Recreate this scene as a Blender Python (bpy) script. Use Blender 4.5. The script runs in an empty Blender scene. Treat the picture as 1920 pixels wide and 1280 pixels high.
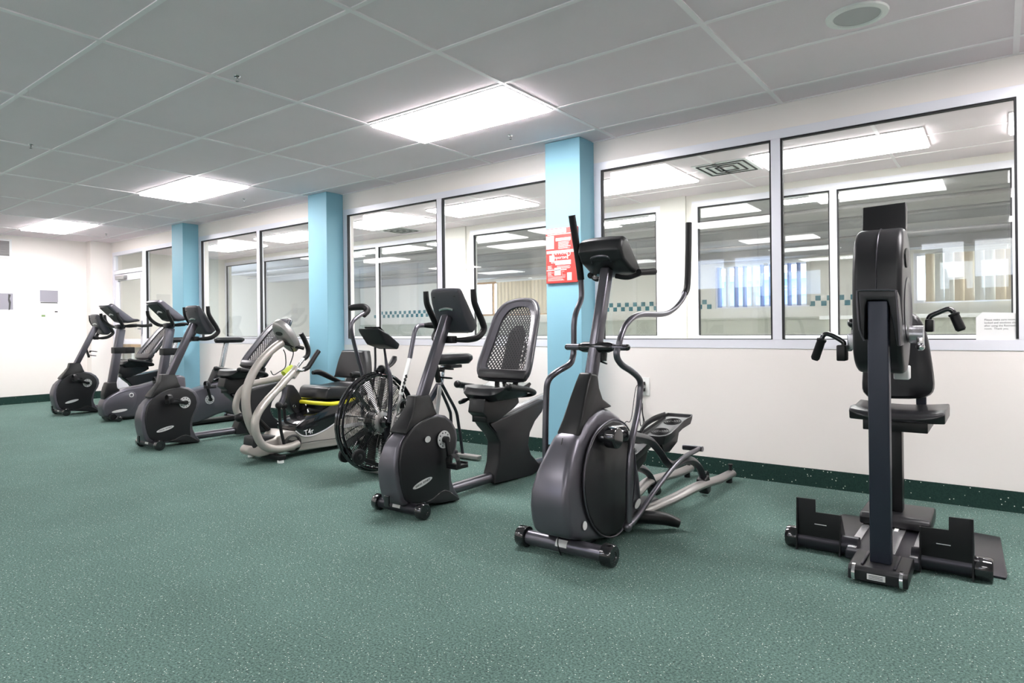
import bpy, bmesh, math, random
from mathutils import Vector, Matrix
random.seed(7)
COL = bpy.context.scene.collection
PI = math.pi

# ------------------------------------------------------------------ survey of the room
# Camera found from the ceiling grid (floor z=0, window wall at y=0, wall runs along x).
FPX, V0, TH, ROLL = 1215.7355, 615.8741, -.6468, -.0111
CZ, YW, HC = 1.0377, 4.4963, 2.504
AR = Vector((math.cos(TH), -math.sin(TH), 0)); AD = Vector((math.sin(TH), math.cos(TH), 0))
CAM = Vector((0, -YW, CZ)); CR, SR = math.cos(ROLL), math.sin(ROLL)

def ray(u, v):
    A, B = u-960, v-V0
    a = A*CR+B*SR; b = -A*SR+B*CR
    return AD+AR*(a/FPX)-Vector((0, 0, 1))*(b/FPX)
def onX(x, u, v):
    r = ray(u, v); t = (x-CAM.x)/r.x; return CAM+r*t
def onY(y, u, v):
    r = ray(u, v); t = (y-CAM.y)/r.y; return CAM+r*t
def onZ(z, u, v):
    r = ray(u, v); t = (z-CAM.z)/r.z; return CAM+r*t

class Crop:                      # measuring grid: enlarged view with origin and scale
    def __init__(s, x, y, k): s.x, s.y, s.k = x, y, k
    def __call__(s, p): return (s.x+p[0]/s.k, s.y+p[1]/s.k)

# ------------------------------------------------------------------ materials
MATS = {}
def mat(name, col, rough=.5, metal=0., spec=.5, coat=0., bump=None, emit=None, est=1., noise=None):
    m = bpy.data.materials.new(name); m.use_nodes = True; nt = m.node_tree; b = nt.nodes['Principled BSDF']
    b.inputs['Base Color'].default_value = (*col, 1); b.inputs['Roughness'].default_value = rough
    b.inputs['Metallic'].default_value = metal; b.inputs['Specular IOR Level'].default_value = spec
    b.inputs['Coat Weight'].default_value = coat
    tc = nt.nodes.new('ShaderNodeTexCoord')
    if noise:
        n = nt.nodes.new('ShaderNodeTexNoise'); n.inputs['Scale'].default_value = noise[0]; n.inputs['Detail'].default_value = 4
        nt.links.new(tc.outputs['Object'], n.inputs['Vector'])
        mx = nt.nodes.new('ShaderNodeMix'); mx.data_type = 'RGBA'
        k = noise[1]
        mx.inputs['A'].default_value = (*[c*(1-k) for c in col], 1); mx.inputs['B'].default_value = (*[min(1, c*(1+k)) for c in col], 1)
        nt.links.new(n.outputs['Fac'], mx.inputs['Factor']); nt.links.new(mx.outputs['Result'], b.inputs['Base Color'])
    if bump:
        n = nt.nodes.new('ShaderNodeTexNoise'); n.inputs['Scale'].default_value = bump[0]; n.inputs['Detail'].default_value = 3
        nt.links.new(tc.outputs['Object'], n.inputs['Vector'])
        bp = nt.nodes.new('ShaderNodeBump'); bp.inputs['Strength'].default_value = bump[1]; bp.inputs['Distance'].default_value = bump[2]
        nt.links.new(n.outputs['Fac'], bp.inputs['Height']); nt.links.new(bp.outputs['Normal'], b.inputs['Normal'])
    if emit:
        b.inputs['Emission Color'].default_value = (*emit, 1); b.inputs['Emission Strength'].default_value = est
    MATS[name] = m
    return m

def carpet_mat(name, base, dot, scale, thr, mott=.25):
    m = mat(name, base, .95, spec=.1); nt = m.node_tree; b = nt.nodes['Principled BSDF']
    tc = nt.nodes.new('ShaderNodeTexCoord')
    n = nt.nodes.new('ShaderNodeTexNoise'); n.inputs['Scale'].default_value = 130; n.inputs['Detail'].default_value = 5; n.inputs['Roughness'].default_value = .75
    n2 = nt.nodes.new('ShaderNodeTexNoise'); n2.inputs['Scale'].default_value = 2.2; n2.inputs['Detail'].default_value = 5
    vo = nt.nodes.new('ShaderNodeTexVoronoi'); vo.inputs['Scale'].default_value = scale
    for x in (n, n2, vo): nt.links.new(tc.outputs['Object'], x.inputs['Vector'])
    mx = nt.nodes.new('ShaderNodeMix'); mx.data_type = 'RGBA'
    mx.inputs['A'].default_value = (*[c*(1-mott) for c in base], 1); mx.inputs['B'].default_value = (*[c*(1+mott) for c in base], 1)
    ad = nt.nodes.new('ShaderNodeMath'); ad.operation = 'MULTIPLY_ADD'
    nt.links.new(n2.outputs['Fac'], ad.inputs[0]); ad.inputs[1].default_value = .3
    ad2 = nt.nodes.new('ShaderNodeMath'); ad2.operation = 'SUBTRACT'; ad2.inputs[1].default_value = .15
    am = nt.nodes.new('ShaderNodeMapRange'); am.inputs['From Min'].default_value = .36; am.inputs['From Max'].default_value = .64; nt.links.new(n.outputs['Fac'], am.inputs['Value'])
    nt.links.new(am.outputs[0], ad.inputs[2]); nt.links.new(ad.outputs[0], ad2.inputs[0]); nt.links.new(ad2.outputs[0], mx.inputs['Factor'])
    lt = nt.nodes.new('ShaderNodeMath'); lt.operation = 'LESS_THAN'; lt.inputs[1].default_value = thr
    nt.links.new(vo.outputs['Distance'], lt.inputs[0])
    sp = nt.nodes.new('ShaderNodeSeparateColor'); nt.links.new(vo.outputs['Color'], sp.inputs[0])
    g = nt.nodes.new('ShaderNodeMath'); g.operation = 'GREATER_THAN'; g.inputs[1].default_value = .30
    nt.links.new(sp.outputs[0], g.inputs[0])
    ml = nt.nodes.new('ShaderNodeMath'); ml.operation = 'MULTIPLY'; nt.links.new(lt.outputs[0], ml.inputs[0]); nt.links.new(g.outputs[0], ml.inputs[1])
    m2 = nt.nodes.new('ShaderNodeMix'); m2.data_type = 'RGBA'; m2.inputs['B'].default_value = (*dot, 1)
    nt.links.new(ml.outputs[0], m2.inputs['Factor']); nt.links.new(mx.outputs['Result'], m2.inputs['A']); nt.links.new(m2.outputs['Result'], b.inputs['Base Color'])
    bp = nt.nodes.new('ShaderNodeBump'); bp.inputs['Strength'].default_value = .5; bp.inputs['Distance'].default_value = .003
    nt.links.new(n.outputs['Fac'], bp.inputs['Height']); nt.links.new(bp.outputs['Normal'], b.inputs['Normal'])
    return m

def glass_mat():
    m = bpy.data.materials.new('window_glass'); m.use_nodes = True; nt = m.node_tree; nt.nodes.clear()
    o = nt.nodes.new('ShaderNodeOutputMaterial'); mx = nt.nodes.new('ShaderNodeMixShader')
    t = nt.nodes.new('ShaderNodeBsdfTransparent'); t.inputs[0].default_value = (.96, .975, .97, 1)
    g = nt.nodes.new('ShaderNodeBsdfGlossy'); g.inputs['Roughness'].default_value = .003
    fr = nt.nodes.new('ShaderNodeFresnel'); ge = nt.nodes.new('ShaderNodeNewGeometry'); io = nt.nodes.new('ShaderNodeMapRange')
    io.inputs['To Min'].default_value = 1.5; io.inputs['To Max'].default_value = 1/1.5      # same air-to-glass strength on both faces
    nt.links.new(ge.outputs['Backfacing'], io.inputs['Value']); nt.links.new(io.outputs[0], fr.inputs[0])
    nt.links.new(fr.outputs[0], mx.inputs[0]); nt.links.new(t.outputs[0], mx.inputs[1]); nt.links.new(g.outputs[0], mx.inputs[2]); nt.links.new(mx.outputs[0], o.inputs[0])
    MATS['glass'] = m
    return m

def mesh_fabric_mat():           # open knit cloth: real see-through holes between dark threads
    m = bpy.data.materials.new('seat_mesh'); m.use_nodes = True; nt = m.node_tree; b = nt.nodes['Principled BSDF']
    b.inputs['Base Color'].default_value = (.02, .02, .022, 1); b.inputs['Roughness'].default_value = .7
    tc = nt.nodes.new('ShaderNodeTexCoord'); sx = nt.nodes.new('ShaderNodeSeparateXYZ'); nt.links.new(tc.outputs['Object'], sx.inputs[0])
    def ln(ax, az):
        a = nt.nodes.new('ShaderNodeMath'); a.operation = 'MULTIPLY'; a.inputs[1].default_value = ax; nt.links.new(sx.outputs['X'], a.inputs[0])
        c = nt.nodes.new('ShaderNodeMath'); c.operation = 'MULTIPLY_ADD'; c.inputs[1].default_value = az; nt.links.new(sx.outputs['Z'], c.inputs[0]); nt.links.new(a.outputs[0], c.inputs[2])
        s = nt.nodes.new('ShaderNodeMath'); s.operation = 'SINE'; nt.links.new(c.outputs[0], s.inputs[0])
        return s
    p = ln(260, 210); q = ln(260, -210)
    ml = nt.nodes.new('ShaderNodeMath'); ml.operation = 'MAXIMUM'; nt.links.new(p.outputs[0], ml.inputs[0]); nt.links.new(q.outputs[0], ml.inputs[1])
    gt = nt.nodes.new('ShaderNodeMath'); gt.operation = 'GREATER_THAN'; gt.inputs[1].default_value = .12; nt.links.new(ml.outputs[0], gt.inputs[0])
    nt.links.new(gt.outputs[0], b.inputs['Alpha'])
    MATS['knit'] = m
    return m

# ------------------------------------------------------------------ mesh builder
def catmull(pts, n=6, closed=False):
    P = [Vector(p) for p in pts]
    if len(P) < 3 and not closed: return P
    out = []
    N = len(P); R = N if closed else N-1
    for i in range(R):
        p1, p2 = P[i], P[(i+1) % N]
        p0 = P[i-1] if (i > 0 or closed) else p1*2-p2
        p3 = P[(i+2) % N] if (i+2 < N or closed) else p2*2-p1
        for k in range(n):
            t = k/n
            out.append(.5*((2*p1)+(p2-p0)*t+(2*p0-5*p1+4*p2-p3)*t*t+(3*p1-p0-3*p2+p3)*t*t*t))
    if not closed: out.append(P[-1])
    return out

class MB:
    def __init__(s): s.bm = bmesh.new()
    def face(s, vs):
        try: return s.bm.faces.new(vs)
        except ValueError: return None
    def box(s, c, size, rot=None):
        c = Vector(c); h = Vector(size)/2; vs = []
        for z in (-1, 1):
            for x, y in ((-1, -1), (1, -1), (1, 1), (-1, 1)):
                p = Vector((x*h.x, y*h.y, z*h.z))
                if rot: p = rot @ p
                vs.append(s.bm.verts.new(c+p))
        for f in ((3, 2, 1, 0), (4, 5, 6, 7), (0, 1, 5, 4), (1, 2, 6, 5), (2, 3, 7, 6), (3, 0, 4, 7)): s.face([vs[i] for i in f])
        return s
    def bx(s, x0, x1, y0, y1, z0, z1): return s.box(((x0+x1)/2, (y0+y1)/2, (z0+z1)/2), (abs(x1-x0), abs(y1-y0), abs(z1-z0)))
    def prism(s, pts, lo, hi, ax='x', smooth=0):
        """pts are 2d: (y,z) for ax x, (x,z) for ax y, (x,y) for ax z"""
        if smooth: pts = [(p.x, p.y) for p in catmull([(a, b, 0) for a, b in pts], smooth, True)]
        def mk(a, b, t): return {'x': (t, a, b), 'y': (a, t, b), 'z': (a, b, t)}[ax]
        A = [s.bm.verts.new(mk(a, b, lo)) for a, b in pts]; B = [s.bm.verts.new(mk(a, b, hi)) for a, b in pts]
        n = len(pts)
        s.face(A[::-1]); s.face(B)
        for i in range(n): s.face([A[i], A[(i+1) % n], B[(i+1) % n], B[i]])
        return s
    def loft(s, rings, cap=True):
        R = [[s.bm.verts.new(p) for p in r] for r in rings]; n = len(R[0])
        for a, b in zip(R, R[1:]):
            for i in range(n): s.face([a[i], a[(i+1) % n], b[(i+1) % n], b[i]])
        if cap: s.face(R[0][::-1]); s.face(R[-1])
        return s
    def tube(s, pts, r, sides=10, n=5, closed=False, flat=1., cap=True):
        """round tube; r number or list per control point; flat squashes along local 'up'"""
        P0 = [Vector(p) for p in pts]
        rs = r if isinstance(r, (list, tuple)) else [r]*len(P0)
        if len(P0) > 2 or closed:
            P = catmull(P0, n, closed); RR = [q.x for q in catmull([(x, 0, 0) for x in rs], n, closed)]
        else: P, RR = P0, list(rs)
        m = len(P); T = []
        for i in range(m):
            a = P[i-1] if (i > 0 or closed) else P[i]; b = P[(i+1) % m] if (i < m-1 or closed) else P[i]
            T.append((b-a).normalized())
        up = Vector((0, 0, 1)) if abs(T[0].z) < .9 else Vector((1, 0, 0))
        N = (up-T[0]*up.dot(T[0])).normalized(); rings = []
        for i in range(m):
            N = N-T[i]*N.dot(T[i])
            if N.length < 1e-6: N = T[i].orthogonal()
            N.normalize(); B = T[i].cross(N)
            rings.append([P[i]+(N*math.sin(2*PI*k/sides)*flat+B*math.cos(2*PI*k/sides))*RR[i] for k in range(sides)])
        if closed: rings.append(rings[0]); s.loft(rings, False)
        else: s.loft(rings, cap)
        return s
    def bar(s, p, q, w, h, side=(1, 0, 0)):
        """rectangular bar from p to q; w along 'side', h across"""
        p, q = Vector(p), Vector(q); t = (q-p).normalized(); sd = Vector(side); sd = (sd-t*sd.dot(t)).normalized(); o = t.cross(sd)
        rings = [[c+sd*a*w/2+o*b*h/2 for a, b in ((-1, -1), (1, -1), (1, 1), (-1, 1))] for c in (p, q)]
        return s.loft(rings)
    def cyl(s, p, q, r, sides=20, r2=None):
        return s.lathe(p, q, [(r, 0), (r if r2 is None else r2, 1)], sides)
    def lathe(s, p, q, prof, sides=20, cap=True):
        """prof: (radius, t) with t along p->q (0..1)"""
        p, q = Vector(p), Vector(q); t = (q-p); a = t.normalized().orthogonal().normalized(); b = t.normalized().cross(a)
        rings = [[p+t*h+(a*math.cos(2*PI*k/sides)+b*math.sin(2*PI*k/sides))*max(r, 1e-4) for k in range(sides)] for r, h in prof]
        return s.loft(rings, cap)
    def ball(s, c, r, seg=14, sc=(1, 1, 1)):
        c = Vector(c); rings = []
        for i in range(seg//2+1):
            th = PI*i/(seg//2); rr = max(math.sin(th), 1e-3)
            rings.append([c+Vector((rr*math.cos(2*PI*k/seg)*r*sc[0], rr*math.sin(2*PI*k/seg)*r*sc[1], -math.cos(th)*r*sc[2])) for k in range(seg)])
        return s.loft(rings)
    def torus(s, c, ax, R, r, n=36, m=8, a0=0, a1=2*PI):
        c = Vector(c); ax = Vector(ax).normalized(); a = Vector((0, 0, 1)) if abs(ax.z) < .9 else Vector((0, 1, 0)); a = (a-ax*a.dot(ax)).normalized(); b = ax.cross(a)
        full = abs(a1-a0-2*PI) < 1e-6; rings = []
        for i in range(n+(0 if full else 1)):
            t = a0+(a1-a0)*i/n; d = a*math.cos(t)+b*math.sin(t)
            rings.append([c+d*(R+r*math.cos(2*PI*k/m))+ax*r*math.sin(2*PI*k/m) for k in range(m)])
        if full: rings.append(rings[0])
        return s.loft(rings, not full)
    def taper(s, f):             # widen or narrow in x as a function of position
        for v in s.bm.verts: v.co.x *= f(v.co)
        return s
    def build(s, name, m, parent=None, bevel=0, seg=3, ang=32, label=None, smooth=True, org=None):
        bm = s.bm
        bmesh.ops.remove_doubles(bm, verts=bm.verts, dist=1e-6)
        bmesh.ops.recalc_face_normals(bm, faces=bm.faces)
        if bevel:
            es = [e for e in bm.edges if len(e.link_faces) == 2 and e.calc_face_angle(0) > math.radians(ang)]
            bmesh.ops.bevel(bm, geom=es, offset=bevel, segments=seg, affect='EDGES', profile=.5, clamp_overlap=True)
        if org is not None: bmesh.ops.translate(bm, verts=bm.verts, vec=-Vector(org))
        me = bpy.data.meshes.new(name); bm.to_mesh(me); bm.free()
        me.materials.append(MATS[m] if isinstance(m, str) else m)
        if smooth:
            me.polygons.foreach_set('use_smooth', [True]*len(me.polygons)); me.set_sharp_from_angle(angle=math.radians(38))
        o = bpy.data.objects.new(name, me); COL.objects.link(o)
        if org is not None: o.location = org
        if parent: o.parent = parent
        if label: o['label'] = label
        return o

def thing(name, label, cat, loc=(0, 0, 0), rz=0, group=None):
    o = bpy.data.objects.new(name, None); COL.objects.link(o); o.location = loc; o.rotation_euler.z = rz
    o.empty_display_size = .1
    o['label'] = label; o['category'] = cat
    if group: o['group'] = group
    return o
def tag(o, label, cat, group=None, kind=None):
    o['label'] = label; o['category'] = cat
    if group: o['group'] = group
    if kind: o['kind'] = kind
    return o
def struct(name, mb, m, bevel=0, parent=None, smooth=False, label=None):
    o = mb.build(name, m, parent, bevel, smooth=smooth)
    if not parent: o['kind'] = 'structure'
    if label: o['label'] = label
    return o
def copy_tree(o, parent=None):
    c = o.copy(); COL.objects.link(c)
    if parent: c.parent = parent
    for ch in list(o.children): copy_tree(ch, c)
    return c
def text(name, body, size, m, parent, loc, rx, rz, ext=.0006, ry=0, label=None, spacing=1., align='CENTER'):
    cu = bpy.data.curves.new(name, 'FONT'); cu.body = body; cu.size = size; cu.extrude = ext; cu.align_x = align; cu.align_y = 'CENTER'; cu.resolution_u = 2
    cu.space_line = spacing
    t = bpy.data.objects.new(name, cu); COL.objects.link(t)
    dg = bpy.context.evaluated_depsgraph_get(); me = bpy.data.meshes.new_from_object(t.evaluated_get(dg))
    bpy.data.objects.remove(t); bpy.data.curves.remove(cu)
    me.materials.clear(); me.materials.append(MATS[m]); me.name = name
    o = bpy.data.objects.new(name, me); COL.objects.link(o); o.parent = parent
    o.matrix_local = Matrix.Translation(loc) @ Matrix.Rotation(rz, 4, 'Z') @ Matrix.Rotation(ry, 4, 'Y') @ Matrix.Rotation(rx, 4, 'X')
    if label: o['label'] = label
    return o

mat('wall_cream', (.86, .81, .775), .75, bump=(60, .08, .002))
mat('wall_cream_plain', (.76, .74, .69), .75)
mat('pillar_blue', (.25, .50, .62), .55, bump=(60, .08, .002))
mat('ceiling_tile', (.90, .785, .83), .9, bump=(220, .5, .002), noise=(3, .03))
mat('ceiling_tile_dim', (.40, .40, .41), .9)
mat('grid_white', (.97, .90, .93), .45)
mat('aluminium', (.80, .80, .86), .35, .12)
mat('gasket', (.01, .01, .012), .6)
carpet_mat('carpet', (.100, .164, .143), (.74, .77, .70), 76, .135, .62)
carpet_mat('cove', (.020, .045, .038), (.6, .65, .58), 42, .13, .2)
glass_mat(); mesh_fabric_mat()
mat('panel_light', (.9, .9, .9), .5, emit=(1, .955, .97), est=20)
mat('panel_light_far', (.9, .9, .9), .5, emit=(1, .975, .97), est=12)
mat('panel_light_pool', (.9, .9, .9), .5, emit=(1, .985, .97), est=13)
mat('panel_light_fill', (.9, .9, .9), .5, emit=(1, .965, .965), est=9.5)
mat('white_paint', (.82, .82, .82), .4)
mat('white_plastic', (.85, .85, .83), .35)
mat('speaker_grey', (.52, .51, .52), .7)
mat('vent_grey', (.32, .31, .31), .6)
mat('dark_slot', (.03, .03, .03), .8)
mat('black_plastic', (.008, .008, .009), .34, spec=.35, bump=(500, .12, .0006))
mat('shroud_dark', (.016, .016, .018), .36, spec=.35, bump=(900, .15, .0005))
mat('black_gloss', (.010, .010, .012), .12, coat=.6)
mat('rubber', (.008, .008, .009), .45, spec=.3)
mat('vinyl_grey', (.055, .053, .062), .24, spec=.7, bump=(30, .35, .004))
mat('vinyl', (.011, .011, .013), .30, spec=.5, bump=(25, .08, .002))
mat('metal_grey', (.135, .13, .15), .28, .78)
mat('console_slate', (.045, .046, .056), .38)
mat('metal_dark', (.035, .034, .042), .3, .6)
mat('metal_silver', (.36, .345, .335), .33, .6)
mat('metal_beige', (.42, .39, .36), .38, .35)
mat('body_silver', (.125, .12, .14), .34, .65)
mat('chrome', (.75, .75, .77), .12, 1.)
mat('alu_bright', (.50, .50, .52), .27, .8)
mat('bracket_blue', (.022, .027, .042), .38, .3)
mat('yellow', (.80, .72, .02), .4)
mat('tape_green', (.55, .65, .06), .6)
mat('badge', (.68, .68, .68), .35)
mat('ink', (.02, .02, .02), .5)
mat('red', (.80, .07, .06), .35)
mat('paper', (.82, .82, .81), .6)
mat('orange', (.85, .22, .04), .4)
mat('teal', (.02, .16, .20), .3)
mat('blind', (.72, .62, .48), .7)
mat('blind_light', (.70, .70, .66), .7)
mat('blind_blue', (.18, .26, .50), .5)
mat('backdrop_blue', (.20, .32, .62), .7, bump=(5, .3, .02))
mat('wood', (.45, .27, .13), .5)
mat('poster_grey', (.30, .29, .33), .6)
mat('poster_dark', (.05, .05, .05), .6)
mat('poster_green', (.20, .30, .12), .6)
mat('pool_green', (.45, .46, .40), .4)
mat('ball_blue', (.10, .13, .40), .4)
mat('screen_black', (.006, .006, .007), .1)
mat('tile_white', (.70, .68, .62), .3)
# ------------------------------------------------------------------ room shell
XL, XR, YB = -11.70, 4.2, -8.0
R2 = 2.02          # face of the second glazed wall
H2 = 2.40          # ceiling height in the room beyond the first glazing
PX = [(-2.885, -2.565), (-5.985, -5.665), (-9.05, -8.745)]        # blue pillars
ZS, ZB, ZT, ZH = .885, .945, 2.27, 2.335                          # frame bottom, glass bottom, glass top, frame top

m = MB(); m.bx(XL-.2, XR+.2, YB-.2, .16, -.12, 0); struct('floor', m, 'carpet')
m = MB(); m.bx(XL-.2, XR+.2, .16, R2+.16, -.12, 0); struct('floor', m, 'carpet')
m = MB(); m.bx(-15, XR+.2, R2+.16, 8.2, -.12, 0); struct('floor', m, 'tile_white')
m = MB(); m.bx(XL-.2, XR+.2, YB-.2, .16, HC, HC+.1); struct('ceiling', m, 'ceiling_tile')
m = MB()
ox, oy, cw, rh = -4.8018, 1.3587-YW, 1.2192, .5698
for k in range(-6, 9):
    x = ox+k*cw
    if XL < x < XR: m.bx(x-.014, x+.014, YB, -.004, HC-.006, HC+.001)
for k in range(-9, 6):
    y = oy+k*rh
    if YB < y < -.02: m.bx(XL, XR, y-.012, y+.012, HC-.005, HC+.001)
m.bx(XL, XR, -.022, 0, HC-.005, HC+.001); m.bx(XL, XL+.022, YB, 0, HC-.005, HC+.001)
struct('trim_1', m, 'grid_white')

# window wall: sill wall and header between pillars (door bay at the far left end)
DX0, DX1 = -11.50, -10.42
m = MB(); m.bx(DX1, XR, 0, .14, 0, ZS); m.bx(XL-.2, XR, 0, .14, ZH, HC)
for a, b in PX: m.bx(a, b, 0, .14, ZS, ZH)
m.bx(XL-.2, DX0, 0, .14, 0, ZH)
m.bx(.27, XR, 0, .14, ZS, ZH)
struct('wall_right', m, 'wall_cream')
for i, (a, b) in enumerate(PX):
    m = MB(); m.bx(a, b, -.215, 0, 0, HC-.001); o = struct('trim_%d' % (i+2), m, 'pillar_blue', .004)
    o['label'] = ['light blue square pillar with the red poster', 'light blue square pillar behind the beige stepper', 'light blue square pillar nearest the far corner'][i]
m = MB(); m.bx(XL-.2, XL, YB, .14, 0, HC); struct('wall_left', m, 'wall_cream')
m = MB(); m.bx(XL, XL+.17, -.31, 0, 0, HC-.001); struct('trim_5', m, 'wall_cream', .003)
m = MB(); m.bx(XR, XR+.2, YB, .14, 0, HC); struct('wall_front', m, 'wall_cream')
# baseboards (rubber cove of carpet with specks)
m = MB()
xs = [DX1]+[v for p in reversed(PX) for v in p]+[XR]
for i in range(0, len(xs), 2): m.bx(xs[i], xs[i+1], -.012, 0, 0, .115)
for a, b in PX:
    m.bx(a-.010, b+.010, -.227, -.215, 0, .115); m.bx(a-.010, a, -.215, -.001, 0, .115); m.bx(b, b+.010, -.215, -.001, 0, .115)
struct('baseboard_right', m, 'cove')
m = MB(); m.bx(XL, XL+.012, YB, -.32, 0, .115); m.bx(XL+.17, XL+.182, -.322, -.012, 0, .115); m.bx(XL+.012, XL+.17, -.322, -.31, 0, .115)
struct('baseboard_left', m, 'cove')

# back wall with daylight windows (their reflections show in the glazing)
BW = [(-5.1, -4.3), (-4.15, -3.4), (-1.05, -.47), (-.33, .25)]; bz0, bz1 = 1.78, 2.36
m = MB(); e = [XL]+[v for w in BW for v in w]+[XR]
for i in range(0, len(e), 2): m.bx(e[i], e[i+1], YB-.2, YB, 0, HC)
for a, b in BW: m.bx(a, b, YB-.2, YB, 0, bz0); m.bx(a, b, YB-.2, YB, bz1, HC)
struct('wall_back', m, 'wall_cream')

def window(n, x0, x1, mull, y, z0, z1, fw=.06, dep=.05, gl=.03, gasket=True, frame_m='aluminium', flip=False):
    """framed glazing in a wall parallel to x; y = room-side face"""
    m = MB()
    m.bx(x0, x1, y-.004, y+dep, z0, z0+fw); m.bx(x0, x1, y-.004, y+dep, z1-fw, z1)
    xs = [x0]+mull+[x1]
    m.bx(x0, x0+fw, y-.004, y+dep, z0+fw, z1-fw); m.bx(x1-fw, x1, y-.004, y+dep, z0+fw, z1-fw)
    for c in mull: m.bx(c-fw/2, c+fw/2, y-.004, y+dep, z0+fw, z1-fw)
    root = struct('window_%d' % n, m, frame_m, .0015)
    for i in range(len(xs)-1):
        a = xs[i]+(fw if i == 0 else fw/2); b = xs[i+1]-(fw if i == len(xs)-2 else fw/2); zb, zt = z0+fw, z1-fw
        p = MB(); p.bx(a+.004, b-.004, y+gl, y+gl+.005, zb+.004, zt-.004); p.build('pane', 'glass', root, smooth=False)
        if gasket:
            g = MB(); t = .012
            g.bx(a, b, y+.002, y+gl-.0005, zt-t, zt); g.bx(a, b, y+gl-.008, y+gl-.0005, zb, zb+.006)
            g.bx(a, a+t, y+.002, y+gl-.0005, zb+.006, zt-t); g.bx(b-t, b, y+.002, y+gl-.0005, zb+.006, zt-t)
            g.build('gasket', 'gasket', root, smooth=False)
    return root
window(1, -2.565, .135, [-1.188], 0, ZS, ZH)
window(2, -5.66, -2.885, [-4.245], 0, ZS, ZH)
window(3, -8.74, -5.985, [-7.30], 0, ZS, ZH)
window(4, -10.38, -9.05, [], 0, ZS, ZH)
m = MB(); m.bx(.135, .27, -.02, .14, ZS, ZH); struct('trim_6', m, 'aluminium')

# glazed door in the far bay
def glazed_door():
    m = MB(); f = .055; a, b = DX0, DX1+.04
    m.bx(a, a+f, -.004, .06, 0, ZH); m.bx(b-f, b, -.004, .06, 0, ZH); m.bx(a+f, b-f, -.004, .06, ZH-f, ZH); m.bx(a+f, b-f, -.004, .06, 1.98, 2.04)
    root = struct('door_1', m, 'aluminium', .002)
    p = MB(); p.bx(a+f, b-f, .025, .03, 2.04, ZH-f); p.build('transom_pane', 'glass', root, smooth=False)
    d = MB(); a2, b2 = a+f+.005, b-f-.005
    d.bx(a2, a2+.10, .01, .05, .02, 1.97); d.bx(b2-.10, b2, .01, .05, .02, 1.97); d.bx(a2+.1, b2-.1, .01, .05, 1.87, 1.97); d.bx(a2+.1, b2-.1, .01, .05, .02, .28); d.bx(a2+.1, b2-.1, .01, .05, .86, .94)
    leaf = d.build('door_leaf', 'aluminium', root, .002)
    p = MB(); p.bx(a2+.1, b2-.1, .025, .03, .94, 1.87); p.bx(a2+.1, b2-.1, .025, .03, .28, .86); p.build('glass_pane', 'glass', leaf, smooth=False)
    c = MB(); c.bx(a2+.15, a2+.45, -.05, .01, 1.885, 1.945); c.build('door_closer', 'vent_grey', leaf, .006)
    h = MB(); h.bx(b2-.09, b2-.02, -.02, .01, 1.02, 1.22); h.tube([(b2-.05, -.02, 1.1), (b2-.05, -.05, 1.1), (b2-.16, -.05, 1.1)], .009); h.build('door_handle', 'chrome', leaf, .002)
glazed_door()

# ---------------- the room beyond and the glazed wall behind it
m = MB(); m.bx(XL-.2, XR+.2, .14, R2+.14, H2, H2+.1); struct('ceiling', m, 'ceiling_tile')
m = MB()
for k in range(-4, 3):
    y = 1.09+k*.30+.0
for y in (.48, 1.05, 1.62): m.bx(XL, XR, y-.011, y+.011, H2-.005, H2+.001)
for k in range(-6, 9):
    x = ox+k*cw+.45
    if XL < x < XR: m.bx(x-.011, x+.011, .14, R2, H2-.006, H2+.001)
struct('trim_7', m, 'grid_white')
B2 = [(-2.565, .12, -1.22), (-5.62, -2.98, -4.22), (-8.74, -6.02, -7.30), (-11.72, -9.10, -10.42)]
SW2 = [(-2.53, .13, [-1.222]), (-5.52, -2.90, [-4.3]), (-8.62, -6.0, [-7.33]), (-11.65, -9.05, [-10.43])]
SW2 = [(-2.54, .13, [-1.222]), (-5.52, -2.90, []), (-7.72+.0, -6.0, []), (-11.9, -8.95, [-10.43])]
SW2 = [(-2.56, .135, [-1.222]), (-5.60, -2.90, []), (-8.60, -6.05, [-7.43]), (-11.72, -9.0, [-10.43])]
xs = [XL-.2]+[v for w in reversed(SW2) for v in w[:2]]+[XR]
m = MB(); m.bx(XL-.2, XR, R2, R2+.14, 0, ZS); m.bx(XL-.2, XR, R2, R2+.14, ZH, H2)
for i in range(0, len(xs), 2): m.bx(xs[i], xs[i+1], R2, R2+.14, ZS, ZH)
for i in range(2, len(xs)-2, 2): m.bx(xs[i]-.0, xs[i+1]-.06, R2-.03, R2, 0, H2)
struct('wall_middle', m, 'wall_cream_plain')
for i, (a, b, mu) in enumerate(SW2): window(5+i, a, b, mu, R2, ZS, ZH)
m = MB(); m.bx(XL-.2, XL, .14, R2, 0, H2); m.bx(XR, XR+.1, .14, R2, 0, H2); struct('wall_middle_end', m, 'wall_cream_plain')

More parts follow.
